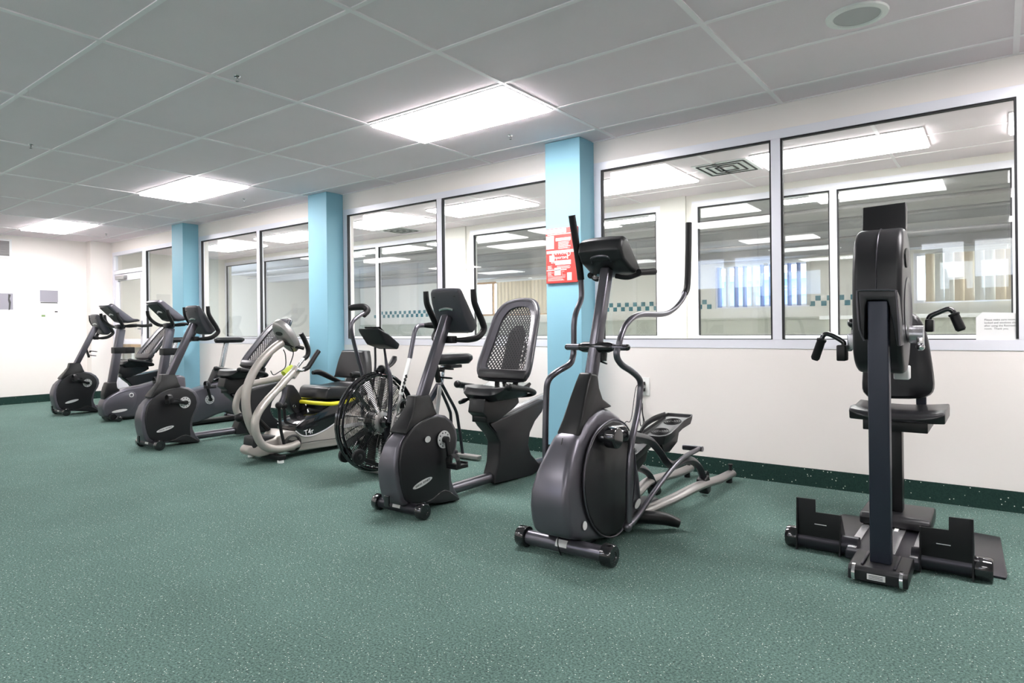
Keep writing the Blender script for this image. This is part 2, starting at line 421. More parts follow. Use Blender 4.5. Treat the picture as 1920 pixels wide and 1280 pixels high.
# ---------------- third room, far behind two panes of glass
Y3, H3 = 8.0, 2.42
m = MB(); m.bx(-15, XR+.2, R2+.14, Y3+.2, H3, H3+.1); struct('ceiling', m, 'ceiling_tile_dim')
FW = [(-10.9, -8.3, 1.36, 2.2), (-4.45, -2.75, 1.38, 2.2), (-1.15, 1.9, 1.38, 2.2)]
m = MB(); e = [-15]+[v for w in FW for v in w[:2]]+[XR+.2]
for i in range(0, len(e), 2): m.bx(e[i], e[i+1], Y3, Y3+.2, 0, H3)
for a, b, z0, z1 in FW: m.bx(a, b, Y3, Y3+.2, 0, z0); m.bx(a, b, Y3, Y3+.2, z1, H3)
struct('wall_far', m, 'wall_cream_plain')
m = MB(); m.bx(-15.2, -15, R2+.14, Y3+.2, 0, H3); m.bx(XR+.2, XR+.3, R2+.14, Y3+.2, 0, H3); struct('wall_far_end', m, 'wall_cream_plain')
m = MB()                                      # dropped beam and pipes under the far ceiling
m.bx(-15, XR+.2, 5.0, 5.35, 2.30, H3); m.bx(-15, XR+.2, 7.6, Y3, 2.26, H3)
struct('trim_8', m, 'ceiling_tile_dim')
m = MB(); m.tube([(-14.9, 3.6, 2.36), (4.1, 3.6, 2.36)], .025); m.tube([(-14.9, 4.4, 2.35), (4.1, 4.4, 2.35)], .018); m.tube([(-14.9, 6.4, 2.36), (4.1, 6.4, 2.36)], .02)
struct('trim_9', m, 'vent_grey')
# wainscot ledge and pool-green lower wall
m = MB(); m.bx(-14.9, XR+.1, Y3-.06, Y3, 0, 1.16); m.bx(-14.9, XR+.1, Y3-.10, Y3, 1.16, 1.19); struct('trim_10', m, 'pool_green')
# teal chequer band
m = MB(); s = .094
for k in range(int(18/s)):
    x = -14.4+k*s
    if any(a-.03 < x < b or a-.03 < x+s < b for a, b, _, _ in FW): continue
    z = 1.378+(k % 2)*s
    m.bx(x+.003, x+s-.003, Y3-.006, Y3, z+.003, z+s-.003)
struct('trim_11', m, 'teal')
for i, (a, b, z0, z1) in enumerate(FW):
    window(9+i, a, b, [a+(b-a)*k/3 for k in (1, 2)], Y3+.02, z0, z1, .05, gasket=False, frame_m='wood' if i == 0 else 'aluminium')
def blinds(x0, x1, z0, z1, ms, lab, step=.11, ang=.5):
    r = thing('vertical_blind', lab, 'blinds', ((x0+x1)/2, Y3-.05, z1))
    m = MB(); m.bx(x0-(x0+x1)/2, x1-(x0+x1)/2, -.03, .02, -.03, .01); m.build('head_rail', 'white_plastic', r)
    k = 0; x = x0
    while x < x1-.02:
        xx = x-(x0+x1)/2+step/2
        m = MB(); c, s_ = math.cos(ang), math.sin(ang); w = step*.52
        m.loft([[(xx-w*c, -w*s_*.6, z), (xx, -.012-0*s_, z), (xx+w*c, w*s_*.6, z), (xx, -.009, z)] for z in (-.03, z0-z1+.02)])
        m.build('slat', ms[k % len(ms)], r, smooth=False)
        x += step; k += 1
    return r
blinds(-9.85, -8.32, 1.36, 2.2, ['blind'], 'closed cream vertical blind beside the wood-framed far window')
blinds(-4.43, -2.77, 1.38, 2.2, ['blind_blue', 'blind_light', 'blind_blue'], 'bluish vertical blind on the middle far window with gaps between slats', .16, 1.25)
blinds(-.98, 1.88, 1.38, 2.2, ['blind', 'blind_light', 'blind_light', 'blind'], 'tan and white vertical blind on the far window at the right', .13, .25)

# ---------------- fittings
def ceiling_light(x0, x1, y0, y1, z, lab, m='panel_light', group='recessed ceiling light panels'):
    cx, cy = (x0+x1)/2, (y0+y1)/2
    r = thing('ceiling_light', lab, 'ceiling light', (cx, cy, z), group=group)
    hx, hy = (x1-x0)/2, (y1-y0)/2; f = .010
    b = MB()
    b.bx(-hx, hx, -hy, -hy+f, -.010, .003); b.bx(-hx, hx, hy-f, hy, -.010, .003); b.bx(-hx, -hx+f, -hy+f, hy-f, -.010, .003); b.bx(hx-f, hx, -hy+f, hy-f, -.010, .003)
    b.build('frame', 'grid_white', r)
    b = MB(); b.bx(-hx+f, hx-f, -hy+f, hy-f, -.024, -.002); b.build('diffuser', m, r, .003)
    return r
labs = ['large lit ceiling panel nearest the camera, left of the red poster pillar', 'lit ceiling panel, middle of the three in the gym ceiling', 'lit ceiling panel farthest away near the left wall']
for i, c in enumerate((1, -2, -5)):
    ceiling_light(ox+c*cw+.012, ox+(c+1)*cw-.012, -1.428+.012, -.858-.012, HC, labs[i])
ceiling_light(ox+4*cw+.016, ox+5*cw-.012, -1.416, -.870, HC, 'lit ceiling panel to the right of the arm ergometer, beyond the picture')
for c in (-5, -2, 1, 4): ceiling_light(ox+c*cw+.012, ox+(c+1)*cw-.012, -4.85, -4.28, HC, 'added unseen fill panel over the middle of the room', 'panel_light_fill', 'added fill panels in the middle row')  # unseen row overhead, added to fill the room with light
for c in (-5, -2, 1, 4): ceiling_light(ox+c*cw+.012, ox+(c+1)*cw-.012, -7.13, -6.56, HC, 'added unseen fill panel by the rear wall', 'panel_light_fill', group='added fill panels by the rear wall')  # second added row behind the camera, also only for fill light
pos = [.05, -1.60, -3.40, -5.20, -6.75, -8.70, -10.4]
l2 = ['behind the glass at the far right edge', 'behind the glass right of the middle mullion', 'behind the glass just right of the poster pillar', 'behind the glass left of the red poster pillar', 'behind the glass above the air bike', 'behind the glass right of the farthest pillar', 'behind the glass next to the glazed door']
for x, l in zip(pos, l2): ceiling_light(x, x+1.18, .78, 1.36, H2, 'lit panel of the next room, '+l, 'panel_light_far', 'light panels of the next room')
for i, (x, y) in enumerate([(-1.2, 3.1), (-3.9, 3.1), (-6.6, 3.1), (-9.5, 3.1), (-.8, 5.9), (-3.4, 5.9), (-6.2, 5.9), (-9.6, 5.9), (1.6, 3.1), (2.4, 5.9)]):
    ceiling_light(x-.75, x+.75, y-.12, y+.12, H3, 'long lit fixture on the ceiling of the farthest room', 'panel_light_pool', 'long fixtures of the farthest room')

def sprinkler(x, y, z, lab, g='sprinkler heads'):
    r = thing('sprinkler_head', lab, 'sprinkler', (x, y, z), group=g)
    m = MB(); m.lathe((0, 0, 0), (0, 0, -.008), [(.03, 0), (.028, .6), (.012, 1)], 16); m.build('escutcheon', 'chrome', r)
    m = MB(); m.cyl((0, 0, -.006), (0, 0, -.022), .008, 10); m.tube([(.008, 0, -.02), (.014, 0, -.032), (0, 0, -.045)], .0022, 6); m.tube([(-.008, 0, -.02), (-.014, 0, -.032), (0, 0, -.045)], .0022, 6); m.cyl((0, 0, -.044), (0, 0, -.047), .014, 12); m.build('deflector', 'vent_grey', r); r.scale = (.65, .65, .65)
sprinkler(-2.965, -.563, HC, 'sprinkler head in the ceiling tile left of the red poster pillar')
sprinkler(-6.676, -.546, HC, 'sprinkler head in the ceiling near the second light panel')
sprinkler(-10.53, -.461, HC, 'sprinkler head in the ceiling near the far corner')
sprinkler(-3.491, -2.465, HC, 'sprinkler head in the dark ceiling tiles at the upper left')
sprinkler(-5.989, -2.724, HC, 'sprinkler head in the ceiling at the left edge of the picture')
p = onZ(H2, 1614, 257); sprinkler(p.x, p.y, H2, 'sprinkler head in the next room above the arm ergometer')
p = onZ(H2, 869, 380); sprinkler(p.x, p.y, H2, 'sprinkler head in the next room left of the red poster pillar')

def speaker():
    r = thing('ceiling_speaker', 'round white ceiling speaker at the upper right', 'speaker', (-.535, -1.05, HC))
    m = MB(); m.lathe((0, 0, 0), (0, 0, -.012), [(.135, 0), (.132, .7), (.122, 1), (.105, 1), (.10, .5)], 40, False); m.build('rim', 'white_plastic', r)
    m = MB(); m.lathe((0, 0, -.001), (0, 0, -.006), [(.102, 0), (.102, 1), (.0, 1)], 40); m.build('grille', 'speaker_grey', r)
speaker()
def ceil_vent(x, y, z, sz, lab):
    r = thing('ceiling_vent', lab, 'air vent', (x, y, z))
    m = MB(); h = sz/2; m.bx(-h, h, -h, h, -.006, 0); m.build('plate', 'white_paint', r)
    for i in range(3):
        a = h-.035-i*.06; m = MB()
        for s in (0, 1, 2, 3):
            rot = Matrix.Rotation(s*PI/2, 3, 'Z'); p1 = rot@Vector((0, a, -.009)); m.box(p1, (2*a, .016, .004), rot)
        m.build('louvre', 'dark_slot', r)
ceil_vent(-1.87, 1.07, H2, .46, 'square louvred air vent in the next room beside a light panel')
ceil_vent(-6.55+.0, 1.68, H2, .40, 'square air vent in the next room between the second and third pillars')
def wall_grille():
    r = thing('wall_grille', 'grey slatted air grille high on the left wall', 'air vent', (XL, -1.52, 2.30))
    m = MB(); w, h = .46/2, .13
    m.bx(0, .015, -w, w, h-.02, h+.01); m.bx(0, .015, -w, w, -h-.01, -h+.02); m.bx(0, .015, w-.03, w, -h+.02, h-.02); m.bx(0, .015, -w, -w+.03, -h+.02, h-.02); m.build('frame', 'white_paint', r, .002)
    m = MB(); m.bx(.001, .004, -w+.03, w-.03, -h+.02, h-.02)
    for k in range(10):
        z = -h+.03+k*.0225; m.box((.009, 0, z), (.012, 2*w-.06, .004), Matrix.Rotation(.6, 3, 'Y'))
    m.build('louvres', 'vent_grey', r)
wall_grille()

# papers on the left wall
def wall_paper(y0, y1, z0, z1, lab, kind):
    r = thing('wall_poster', lab, 'poster', (XL, (y0+y1)/2, (z0+z1)/2)); hy, hz = (y1-y0)/2, (z1-z0)/2
    m = MB(); m.bx(0, .003, -hy, hy, -hz, hz); m.build('sheet', 'paper', r)
    m = MB(); m.bx(.003, .0045, -hy+.004, hy-.004, hz*.12 if kind else -hz*.8, hz-.01); m.build('picture_area', 'poster_grey', r)
    if kind:
        m = MB(); m.bx(.003, .0045, -hy+.01, hy-.01, hz*.03, hz*.10); m.build('dark_line', 'poster_dark', r)
        m = MB(); m.bx(.003, .0045, -hy+.02, -hy+.07, -hz+.01, -hz+.04); m.build('green_mark', 'poster_green', r)
        m = MB(); m.bx(.003, .0045, hy-.05, hy-.01, -hz+.08, -hz+.10); m.build('brown_mark', 'poster_dark', r)
    else:
        m = MB(); m.prism([(hy-.06, hz-.02), (hy-.03, hz-.03), (hy-.045, .05), (hy-.03, 0), (hy-.04, -hz+.03), (hy-.06, -hz+.02), (hy-.055, -.02), (hy-.065, .03)], .0045, .006); m.build('figure', 'poster_dark', r)
wall_paper(-.945, -.70, 1.288, 1.715, 'white notice with grey picture above on the left wall, the whole one', 1)
wall_paper(-1.75, -1.275, 1.372, 1.65, 'grey poster with a dark silhouette cut off by the left picture edge', 0)

# red poster on the blue pillar
def red_poster():
    p0 = onY(-.217, 1026, 431); p1 = onY(-.217, 1084, 530)
    x0, x1 = p0.x, p1.x+.006; z1, z0 = onY(-.217, 1026, 431).z, onY(-.217, 1026, 532).z
    W, Hh = x1-x0, z1-z0
    r = thing('wall_poster', 'red framed poster with white text blocks on the nearest blue pillar', 'poster', ((x0+x1)/2, -.2155, (z0+z1)/2))
    m = MB(); m.bx(-W/2, W/2, -.02, 0, -Hh/2, Hh/2); m.build('board', 'red', r, .001)
    def B(a, b, c, d, n='text_block', mm='paper'):   # fractions, from the top left
        m = MB(); m.bx(-W/2+a*W, -W/2+b*W, -.0215, -.02, Hh/2-d*Hh, Hh/2-c*Hh); m.build(n, mm, r, smooth=False)
    B(.01, .66, .01, .09); B(.01, .26, .13, .37); B(.32, .80, .18, .235); B(.02, .95, .405, .455); B(.11, .27, .49, .60); B(.30, .80, .59, .67); B(.27, .47, .72, .86); B(.68, .82, .82, .96); B(.02, .66, .755, .77)
    m = MB()
    rnd = random.Random(3)
    for k in range(26):
        z = .245+k*.006 if k < 10 else 0
    for (a, b, c, d, n) in ((.40, .80, .25, .39, 9), (.05, .95, .10, .125, 2), (.05, .25, .68, .75, 5), (.35, .85, .69, .75, 4), (.05, .25, .79, .95, 9), (.05, .60, .88, .97, 5), (.50, .64, .79, .97, 8)):
        for i in range(n):
            z = Hh/2-(c+(d-c)*i/n)*Hh; xa = -W/2+a*W; xb = -W/2+(b-rnd.random()*.12)*W
            m.bx(xa, xb, -.0212, -.02, z-.0022, z)
    m.build('small_print', 'paper', r, smooth=False)
    text('lettering', 'are MORE\nimportant\nthan money', .036, 'paper', r, (-W/2+W*.46, -.0212, Hh/2-.535*Hh), PI/2, 0, .0004, spacing=.9)
    m = MB(); m.tube([(W*.20, -.0215, -Hh*.07), (W*.20, -.0215, Hh*.0)], .005, 6); m.torus((W*.235, -.0215, Hh*.02), (0, 1, 0), .015, .004, 16, 6); m.build('key_symbol', 'paper', r)
red_poster()

# notice on the sill at the right
def notice():
    r = thing('paper_notice', 'white typed paper notice standing on the window ledge at the right edge', 'notice', (-.06, .012, .9455))
    a = onY(-.01, 1830, 640).x+.06; b = onY(-.01, 1919, 640).x+.06; h = .155
    m = MB(); m.prism([(a, -.005), (b, -.005), (b, h-.008), (a+.03, h), (a, h-.03)], -.0015, .0015, 'y'); m.build('sheet', 'paper', r)
    text('typed_text', 'Please make sure room is\nlocked and windows shut\nafter using the Recreation\nroom.  Thank you.', .0145, 'ink', r, (a+.038, -.0018, h*.56), PI/2, 0, .0002, spacing=1.15, align='LEFT')
notice()

# outlet with plugs and hanging cord
def outlet():
    p = onY(0, 1208, 724)
    r = thing('wall_outlet', 'white double wall outlet behind the elliptical trainer', 'outlet', (p.x, 0, p.z))
    m = MB(); m.bx(-.045, .045, -.007, 0, -.068, .068); m.build('plate', 'white_plastic', r, .003)
    for z in (.024, -.024):
        m = MB(); m.bx(-.03, .012, -.035, -.007, z-.012, z+.012); m.build('plug', 'rubber', r, .004)
    c = thing('power_cord', 'looped black power cord hanging from the wall outlet', 'cord', (p.x, -.03, p.z-.07))
    m = MB()
    m.tube([(-.02, -.005, .04), (-.03, -.012, .0), (-.01, -.01, -.05), (.0, -.01, -.12), (.01, -.012, -.2), (-.015, -.01, -.22), (-.02, -.008, -.12), (.0, -.01, -.05), (.005, -.012, -.13), (.02, -.012, -.2), (.0, -.012, -.235), (-.01, -.01, -.3), (-.01, -.01, -.5)], .0032, 6, 6)
    m.tube([(-.02, -.005, .09), (-.05, -.015, .05), (-.09, -.015, -.18), (-.13, -.018, -.2), (-.16, -.015, -.24), (-.12, -.015, -.28), (-.2, -.012, -.26), (-.22, -.01, -.33)], .0028, 6, 6)
    o = m.build('cord_loops', 'rubber', c)
outlet()

def end_wall_things():
    r = thing('wall_sign', 'small brown sign on the white end wall seen through the glazed door', 'sign', (XL, .58, 1.50))
    m = MB(); m.bx(0, .012, -.07, .07, -.11, .11); m.build('sign_board', 'wood', r, .002)
    m = MB(); m.bx(.012, .014, -.055, .055, -.095, .095); m.build('sign_face', 'poster_grey', r)
    r = thing('room_plate', 'narrow grey plate under the brown sign on the end wall', 'sign', (XL, .58, 1.27))
    m = MB(); m.bx(0, .01, -.07, .07, -.03, .03); m.build('plate', 'poster_grey', r, .002)
    r = thing('wall_bench', 'blond wooden bench seen through the lower pane of the glazed door', 'bench', (XL, .45, 0))
    m = MB(); m.bx(.02, .42, -.28, .34, .80, .86); m.build('bench_top', 'wood', r, .004)
    for x in (.08, .34):
        for y in (-.22, .28): m = MB(); m.bx(x-.02, x+.02, y-.02, y+.02, 0, .80); m.build('leg', 'white_paint', r)
end_wall_things()
# ------------------------------------------------------------------ machines
class Mach:
    """measures points on planes of the machine and returns them in its own metres"""
    def __init__(s, x, y): s.x, s.y = x, y
    def X(s, x, crop, pts):      # local (y,z) on the lengthwise plane at local x
        o = []
        for p in pts:
            q = onX(s.x+x, *crop(p)); o.append((q.y-s.y, q.z))
        return o
    def XT(s, hw, tap, crop, pts):   # outline of a shell whose half width varies: returns (y,z)
        o = []
        for p in pts:
            x = hw
            for _ in range(8):
                q = onX(s.x+x, *crop(p)); x = hw*tap(Vector((x, q.y-s.y, q.z)))
            o.append((q.y-s.y, q.z))
        return o
    def T(s, x, crop, pts):      # local 3d points; x number or list
        o = []
        for i, p in enumerate(pts):
            xx = x[i] if isinstance(x, (list, tuple)) else x
            q = onX(s.x+xx, *crop(p)); o.append((xx, q.y-s.y, q.z))
        return o
    def Y(s, y, crop, pts):      # local (x,z) on the crosswise plane at local y
        o = []
        for p in pts:
            q = onY(s.y+y, *crop(p)); o.append((q.x-s.x, q.z))
        return o
PXL = Crop(0, 0, 1)
CA = Crop(690, 520, 5.12); CB = Crop(690, 720, 4.74)
CE = Crop(980, 680, 3.2); CF = Crop(1000, 400, 4.267); CG = Crop(1200, 780, 8); CH = Crop(1100, 580, 8)
CU = Crop(80, 560, 5.333); C3 = Crop(240, 540, 4.128); C4 = Crop(350, 590, 5.12)
C7 = Crop(440, 560, 4); C8 = Crop(560, 560, 3.767); C9 = Crop(620, 640, 4.925)
G1 = Crop(1440, 360, 1.683); G2 = Crop(1440, 880, 4); G3 = Crop(1480, 560, 4.924); G4 = Crop(1580, 370, 3.881)

def oval_badge(r, name, c, ax, a, b, m, tilt=0, lab=None, t=.003):
    """thin oval plate on a plane facing +x; a,b half axes, tilt in the yz plane"""
    mb = MB(); pts = []
    for k in range(28):
        u, v = a*math.cos(2*PI*k/28), b*math.sin(2*PI*k/28)
        pts.append((c[1]+u*math.cos(tilt)-v*math.sin(tilt), c[2]+u*math.sin(tilt)+v*math.cos(tilt)))
    mb.prism(pts, c[0], c[0]+t*ax)
    return mb.build(name, m, r, label=lab)

def chainring(r, x, y, z, R=.052, s=1, far=False):
    mb = MB(); d = .004*s
    mb.lathe((x, y, z), (x+d, y, z), [(R*.30, 0), (R, 0), (R, 1), (R*.30, 1)], 32, False)
    mb.build('crank_disc', 'badge', r)
    if not far:
        mb = MB()
        for k in range(10):
            t = 2*PI*k/10; mb.cyl((x+d*.9, y+math.cos(t)*R*.76, z+math.sin(t)*R*.76), (x+d*1.2, y+math.cos(t)*R*.76, z+math.sin(t)*R*.76), R*.09, 8)
        mb.build('disc_holes', 'ink', r)

def crank_and_pedal(r, x, y, z, ang, s=1, L=.15):
    """ang: direction of the arm in the yz plane"""
    ey, ez = y+math.cos(ang)*L, z+math.sin(ang)*L
    mb = MB(); mb.cyl((x, y, z), (x+s*.03, y, z), .020, 16); mb.bar((x+s*.022, y, z), (x+s*.03, ey, ez), .016, .028); mb.cyl((x+s*.018, ey, ez), (x+s*.05, ey, ez), .014, 12)
    c = mb.build('crank_arm', 'black_plastic', r, .003)
    mb = MB(); px = x+s*.085
    mb.box((px, ey, ez), (.085, .10, .024)); mb.box((px, ey+.045, ez+.012), (.08, .014, .02)); mb.box((px, ey-.045, ez+.012), (.08, .014, .02))
    p = mb.build('pedal', 'black_plastic', r, .004)
    mb = MB(); mb.tube([(px-s*.042, ey-.03, ez), (px-s*.04, ey-.035, ez+.05), (px, ey-.035, ez+.072), (px+s*.035, ey-.035, ez+.05), (px+s*.042, ey-.03, ez)], .018, 8, 4, flat=.16)
    mb.build('pedal_strap', 'rubber', p)

def stabilizer(r, y, hw, rad, z=None, tubem='metal_dark', x0=0, sticker=True, caplen=.045, n='front_stabilizer'):
    z = z or rad*1.22
    mb = MB(); mb.cyl((x0-hw+caplen, y, z), (x0+hw-caplen, y, z), rad*.86, 24); t = mb.build(n, tubem, r)
    for s in (-1, 1):
        mb = MB(); a = x0+s*(hw-caplen); b = x0+s*hw
        mb.lathe((a, y, z), (b, y, z), [(rad*1.02, 0), (rad*1.22, .08), (rad*1.22, .85), (rad*1.08, 1), (rad*.5, 1), (rad*.45, .93)], 24); mb.build('end_cap', 'black_gloss', t)
    if sticker:
        mb = MB(); rr = rad*.88
        mb.loft([[(x0+a, y-rr*math.cos(q), z+rr*math.sin(q)) for q in (.0, .35, .7, 1.0)]+[(x0+a, y-(rr-.002)*math.cos(q), z+(rr-.002)*math.sin(q)) for q in (1.0, .7, .35, 0)] for a in (-.03, .03)])
        mb.build('spec_sticker', 'badge', t)
    return t

# ---------------------------------------------------------------- recumbent bike (measured on the nearest one)
RM = Mach(-2.71, -1.97)
def recumbent(X0, Y0, lab, crank=(-1.45), full=True, bottle=True, rec=0):
    r = thing('recumbent_bike', lab, 'exercise bike', (X0, Y0, 0), group='recumbent exercise bikes')
    M = RM
    stabilizer(r, 0, .20, .037)
    # main shell
    def tp(p): return .95 if p.z < .28 else max(.60, .95-(p.z-.28)/.17*.33)
    def tp2(p): return 1 if p.z < .30 else max(.80, 1-(p.z-.30)/.2*.16)
    def tpn(p): return (.66+(.62-p.z)/.22*.72) if p.z < .62 else .66
    pts = M.XT(.076, tp, CB, [(330, 435), (285, 500), (255, 570), (242, 660), (238, 750), (243, 850), (256, 950), (275, 1040), (300, 1082), (420, 1082), (560, 1062), (690, 1040), (822, 1012), (805, 980), (772, 930), (746, 850), (742, 780), (750, 700), (768, 630), (790, 560), (800, 480), (788, 400), (752, 330), (695, 280), (620, 265), (540, 280), (450, 325), (380, 385)])
    mb = MB(); mb.prism(pts, -.078, .078); mb.taper(tp); sh = mb.build('flywheel_cover', 'body_silver', r, .034, 5, 25)
    side = M.XT(.0835, tp2, CB, [(372, 430), (330, 500), (304, 580), (290, 680), (288, 780), (296, 880), (312, 960), (335, 1030), (370, 1060), (460, 1058), (560, 1035), (650, 1010), (720, 985), (735, 940), (728, 860), (728, 780), (740, 700), (758, 630), (780, 560), (788, 480), (776, 405), (745, 345), (690, 297), (625, 282), (560, 292), (480, 330), (420, 375)])
    for s in (-1, 1):
        mb = MB(); mb.prism(side, s*.06, s*.0835); mb.taper(tp2); mb.build('side_cover', 'shroud_dark', r, .012, 3, 25)
    arch = M.X(.09, CB, [(520, 1050), (590, 1010), (650, 955), (690, 938), (730, 950), (780, 985), (822, 1012), (815, 1030), (700, 1050), (600, 1062)])
    mb = MB(); mb.prism(arch, -.088, .088); mb.build('foot_skirt', 'shroud_dark', r, .008)
    mb = MB(); q = M.X(0, CB, [(190, 1000)])[0]; mb.box((.0, q[0]-.018, q[1]-.02), (.036, .012, .06)); mb.build('power_socket', 'black_gloss', r, .003)
    # neck
    nk = M.XT(.056, tpn, CB, [(425, 106), (552, 94), (572, 150), (596, 215), (620, 268), (545, 300), (460, 345), (390, 400), (345, 452), (328, 438), (352, 370), (385, 290), (415, 200)])
    mb = MB(); mb.prism(nk, -.056, .056); mb.taper(tpn); mb.build('neck_cover', 'black_plastic', r, .012, 3, 25)
    a = M.T(0, CA, [(505, 1180)])[0]; b = M.T(0, CA, [(762, 372)])[0]
    mb = MB(); mb.bar(a, b, .052, .066); mb.build('post', 'metal_grey', r, .012)
    # console
    mb = MB()
    prof = [(.372, 1.270), (.385, 1.200), (.420, 1.110), (.475, 1.022), (.520, 1.012), (.565, 1.048), (.548, 1.075), (.44, 1.235), (.405, 1.288), (.385, 1.290)]
    rings = []
    for x, k in ((-.118, .86), (-.108, .97), (-.06, 1), (.06, 1), (.108, .97), (.118, .86)):
        cy, cz = .45, 1.16; rings.append([(x, cy+(y-cy)*k, cz+(z-cz)*k) for y, z in prof])
    mb.loft(rings); co = mb.build('console', 'console_slate', r, .006)
    mb = MB(); mb.bar((0, .449, 1.245), (0, .545, 1.095), .17, .004); mb.build('screen', 'screen_black', co)
    pts = []
    for k in range(9):
        t = -.9+1.8*k/8; z = 1.150+.014*math.cos(t*1.3); y = .400+(1.20-z)*.42-.019; pts.append((t*.062, y, z))
    mb = MB(); mb.tube(pts, .0095, 8, 3); mb.build('console_badge', 'chrome' if full else 'badge', co)
    mb = MB()
    for x, z in ((-.085, 1.235), (.085, 1.235), (-.085, 1.12), (.085, 1.12), (-.03, 1.12), (.03, 1.12)):
        y = .385+(1.20-z)*.44 if z < 1.2 else .376; mb.cyl((x, y-.004, z), (x, y+.006, z), .004, 8)
    mb.build('screws', 'ink', co)
    # handlebar
    hp = M.T(.17, CA, [(1112, 500), (1102, 440), (1072, 365), (1040, 290), (1018, 220), (1010, 112)])
    for s in (1, -1):
        path = [(0, .412, .975), (s*.08, .425, .972), (s*.14, .45, .975), (s*.170, .497-(.03 if s < 0 else 0), .990)]+[(s*x*(1 if s > 0 else 1.08), y-(.045 if s < 0 else 0), z) for x, y, z in hp]
        mb = MB(); mb.tube(path, [.013, .015, .019, .020, .020, .020, .020, .020, .019, .017], 12, 4); mb.build('handlebar', 'rubber', r)
    mb = MB(); mb.box((0.03, .40, .975), (.07, .05, .045)); mb.build('handlebar_clamp', 'black_plastic', r, .008)
    if bottle:
        mb = MB(); mb.torus((0.02, .37, .80), (0, .15, 1), .042, .005, 24, 6); mb.torus((0.02, .36, .745), (0, .15, 1), .040, .005, 24, 6)
        mb.bar((0, .285, .86), (0, .325, .72), .03, .02); mb.bar((0.02, .325, .80), (0.02, .335, .79), .03, .02); mb.build('bottle_holder', 'rubber', r)
    # drive
    y, z = M.X(.085, CB, [(675, 490)])[0]
    chainring(r, .083, y, z); chainring(r, -.083, y, z, s=-1, far=True)
    crank_and_pedal(r, .086, y, z, crank, 1); crank_and_pedal(r, -.086, y, z, crank+PI, -1)
    y, z = M.X(.085, CB, [(487, 878)])[0]
    o = oval_badge(r, 'maker_badge', (.083, y, z), 1, .078, .016, 'badge', .22)
    if full: text('badge_lettering', 'VISION  FITNESS', .0165, 'ink', r, (.0865, y, z), PI/2, PI/2, ry=-.22)
    y, z = M.X(.085, CB, [(533, 490)])[0]
    if full: oval_badge(r, 'warning_sticker', (.083, y, z), 1, .022, .018, 'badge', .1)
    # frame rail to the seat stand
    a = M.X(0, CB, [(735, 965), (1190, 868)])
    mb = MB(); mb.tube([(0, .28, .055), (0, 1.42, .055)], .034, 16); mb.build('frame_rail', 'metal_grey', r)
    st = M.X(.052, CB, [(1068, 290), (1085, 350), (1350, 232), (1560, 132), (1568, 180), (1545, 250), (1485, 330), (1440, 430), (1425, 540), (1450, 620), (1510, 690), (1558, 728), (1545, 755), (1450, 812), (1290, 850), (1125, 888), (1135, 800), (1160, 700), (1166, 600), (1170, 520), (1140, 455), (1075, 380), (1040, 320), (1040, 285)])
    mb = MB(); mb.prism(st, -.056, .056); mb.build('seat_stand', 'shroud_dark', r, .022, 4, 25)
    stabilizer(r, 1.40, .19, .030, sticker=False, n='rear_stabilizer')
    # sliding rail and carriage
    s0, s1 = M.X(0, CB, [(1075, 345), (1565, 125)])
    mb = MB(); mb.bar((0, s0[0]-.01, s0[1]+.015), (0, s1[0]+.03, s1[1]+.025), .05, .03); mb.build('seat_rail', 'alu_bright', r, .003)
    mb = MB(); k0, k1 = M.X(.05, CB, [(980, 150)])[0], M.X(.05, CB, [(1350, 140)])[0]
    mb.prism([(.66, .50), (.68, .585), (1.04, .575), (1.05, .53), (1.0, .50), (.80, .43), (.70, .43), (.70, .47)], -.065, .065); mb.build('seat_carriage', 'black_plastic', r, .006)
    # seat cushion
    rings = []
    for i in range(9):
        t = -1+2*i/8; x = t*.17; ca = math.sqrt(max(0, 1-t**4)); dip = .018*(1-t*t)
        y0, y1 = .685+.05*(1-ca)+.0, 1.08-.03*(1-ca); zt = .662-dip*.6; zb = .580
        th = .012+(zt-zb)*ca
        rings.append([(x, y0, zt-.015-th*.35), (x, y0+.02, zt+.002), (x, y0+.12, zt-dip*.3), (x, y1-.1, zt-.01), (x, y1-.02, zt+.015), (x, y1, zt), (x, y1-.02, zt-th), (x, (y0+y1)/2, zt-th-.006), (x, y0+.04, zt-th-.004)])
    mb = MB(); mb.loft(rings); mb.build('seat', 'vinyl', r, .004)
    for s in (1, -1):
        hp = [(s*.06, 1.03, .575), (s*.14, 1.07, .585), (s*.215, 1.02, .61), (s*.225, .93, .635), (s*.222, .80, .655), (s*.218, .735, .668)]
        mb = MB(); mb.tube(hp, [.012, .013, .014, .018, .021, .024], 12, 4); g = mb.build('seat_handle', 'rubber', r)
        mb = MB(); mb.ball((s*.218, .735, .668), .026, 12); mb.build('grip_end', 'black_plastic', g)
    lv = M.T([-.14, -.14, -.06], CA, [(880, 1200), (960, 1165), (1060, 1240)])
    mb = MB(); mb.tube([lv[1], lv[2]], .006, 8); mb.build('adjust_lever', 'rubber', r)
    mb = MB(); d = Vector(lv[0])-Vector(lv[1]); mb.tube([lv[1], Vector(lv[1])+d*.5, lv[0]], [.011, .016, .013], 10); mb.build('lever_knob', 'black_gloss', r)
    # back rest on a tilted plane
    bq = Vector((0, .994, .703)); tq = Vector((0, 1.198, 1.234))
    if rec: bq = Vector((0, 1.045, .67)); tq = bq+Vector((0, math.sin(rec), math.cos(rec)))*.60
    ax = (tq-bq); H = ax.length; ax.normalize(); nn = Vector((0, -ax.z, ax.y))   # nn faces the console
    def bk(u, v, o=0): return Vector((u, 0, 0))+bq+ax*(v*H)+nn*(o-.55*u*u*0)+nn*(1.2*u*u)
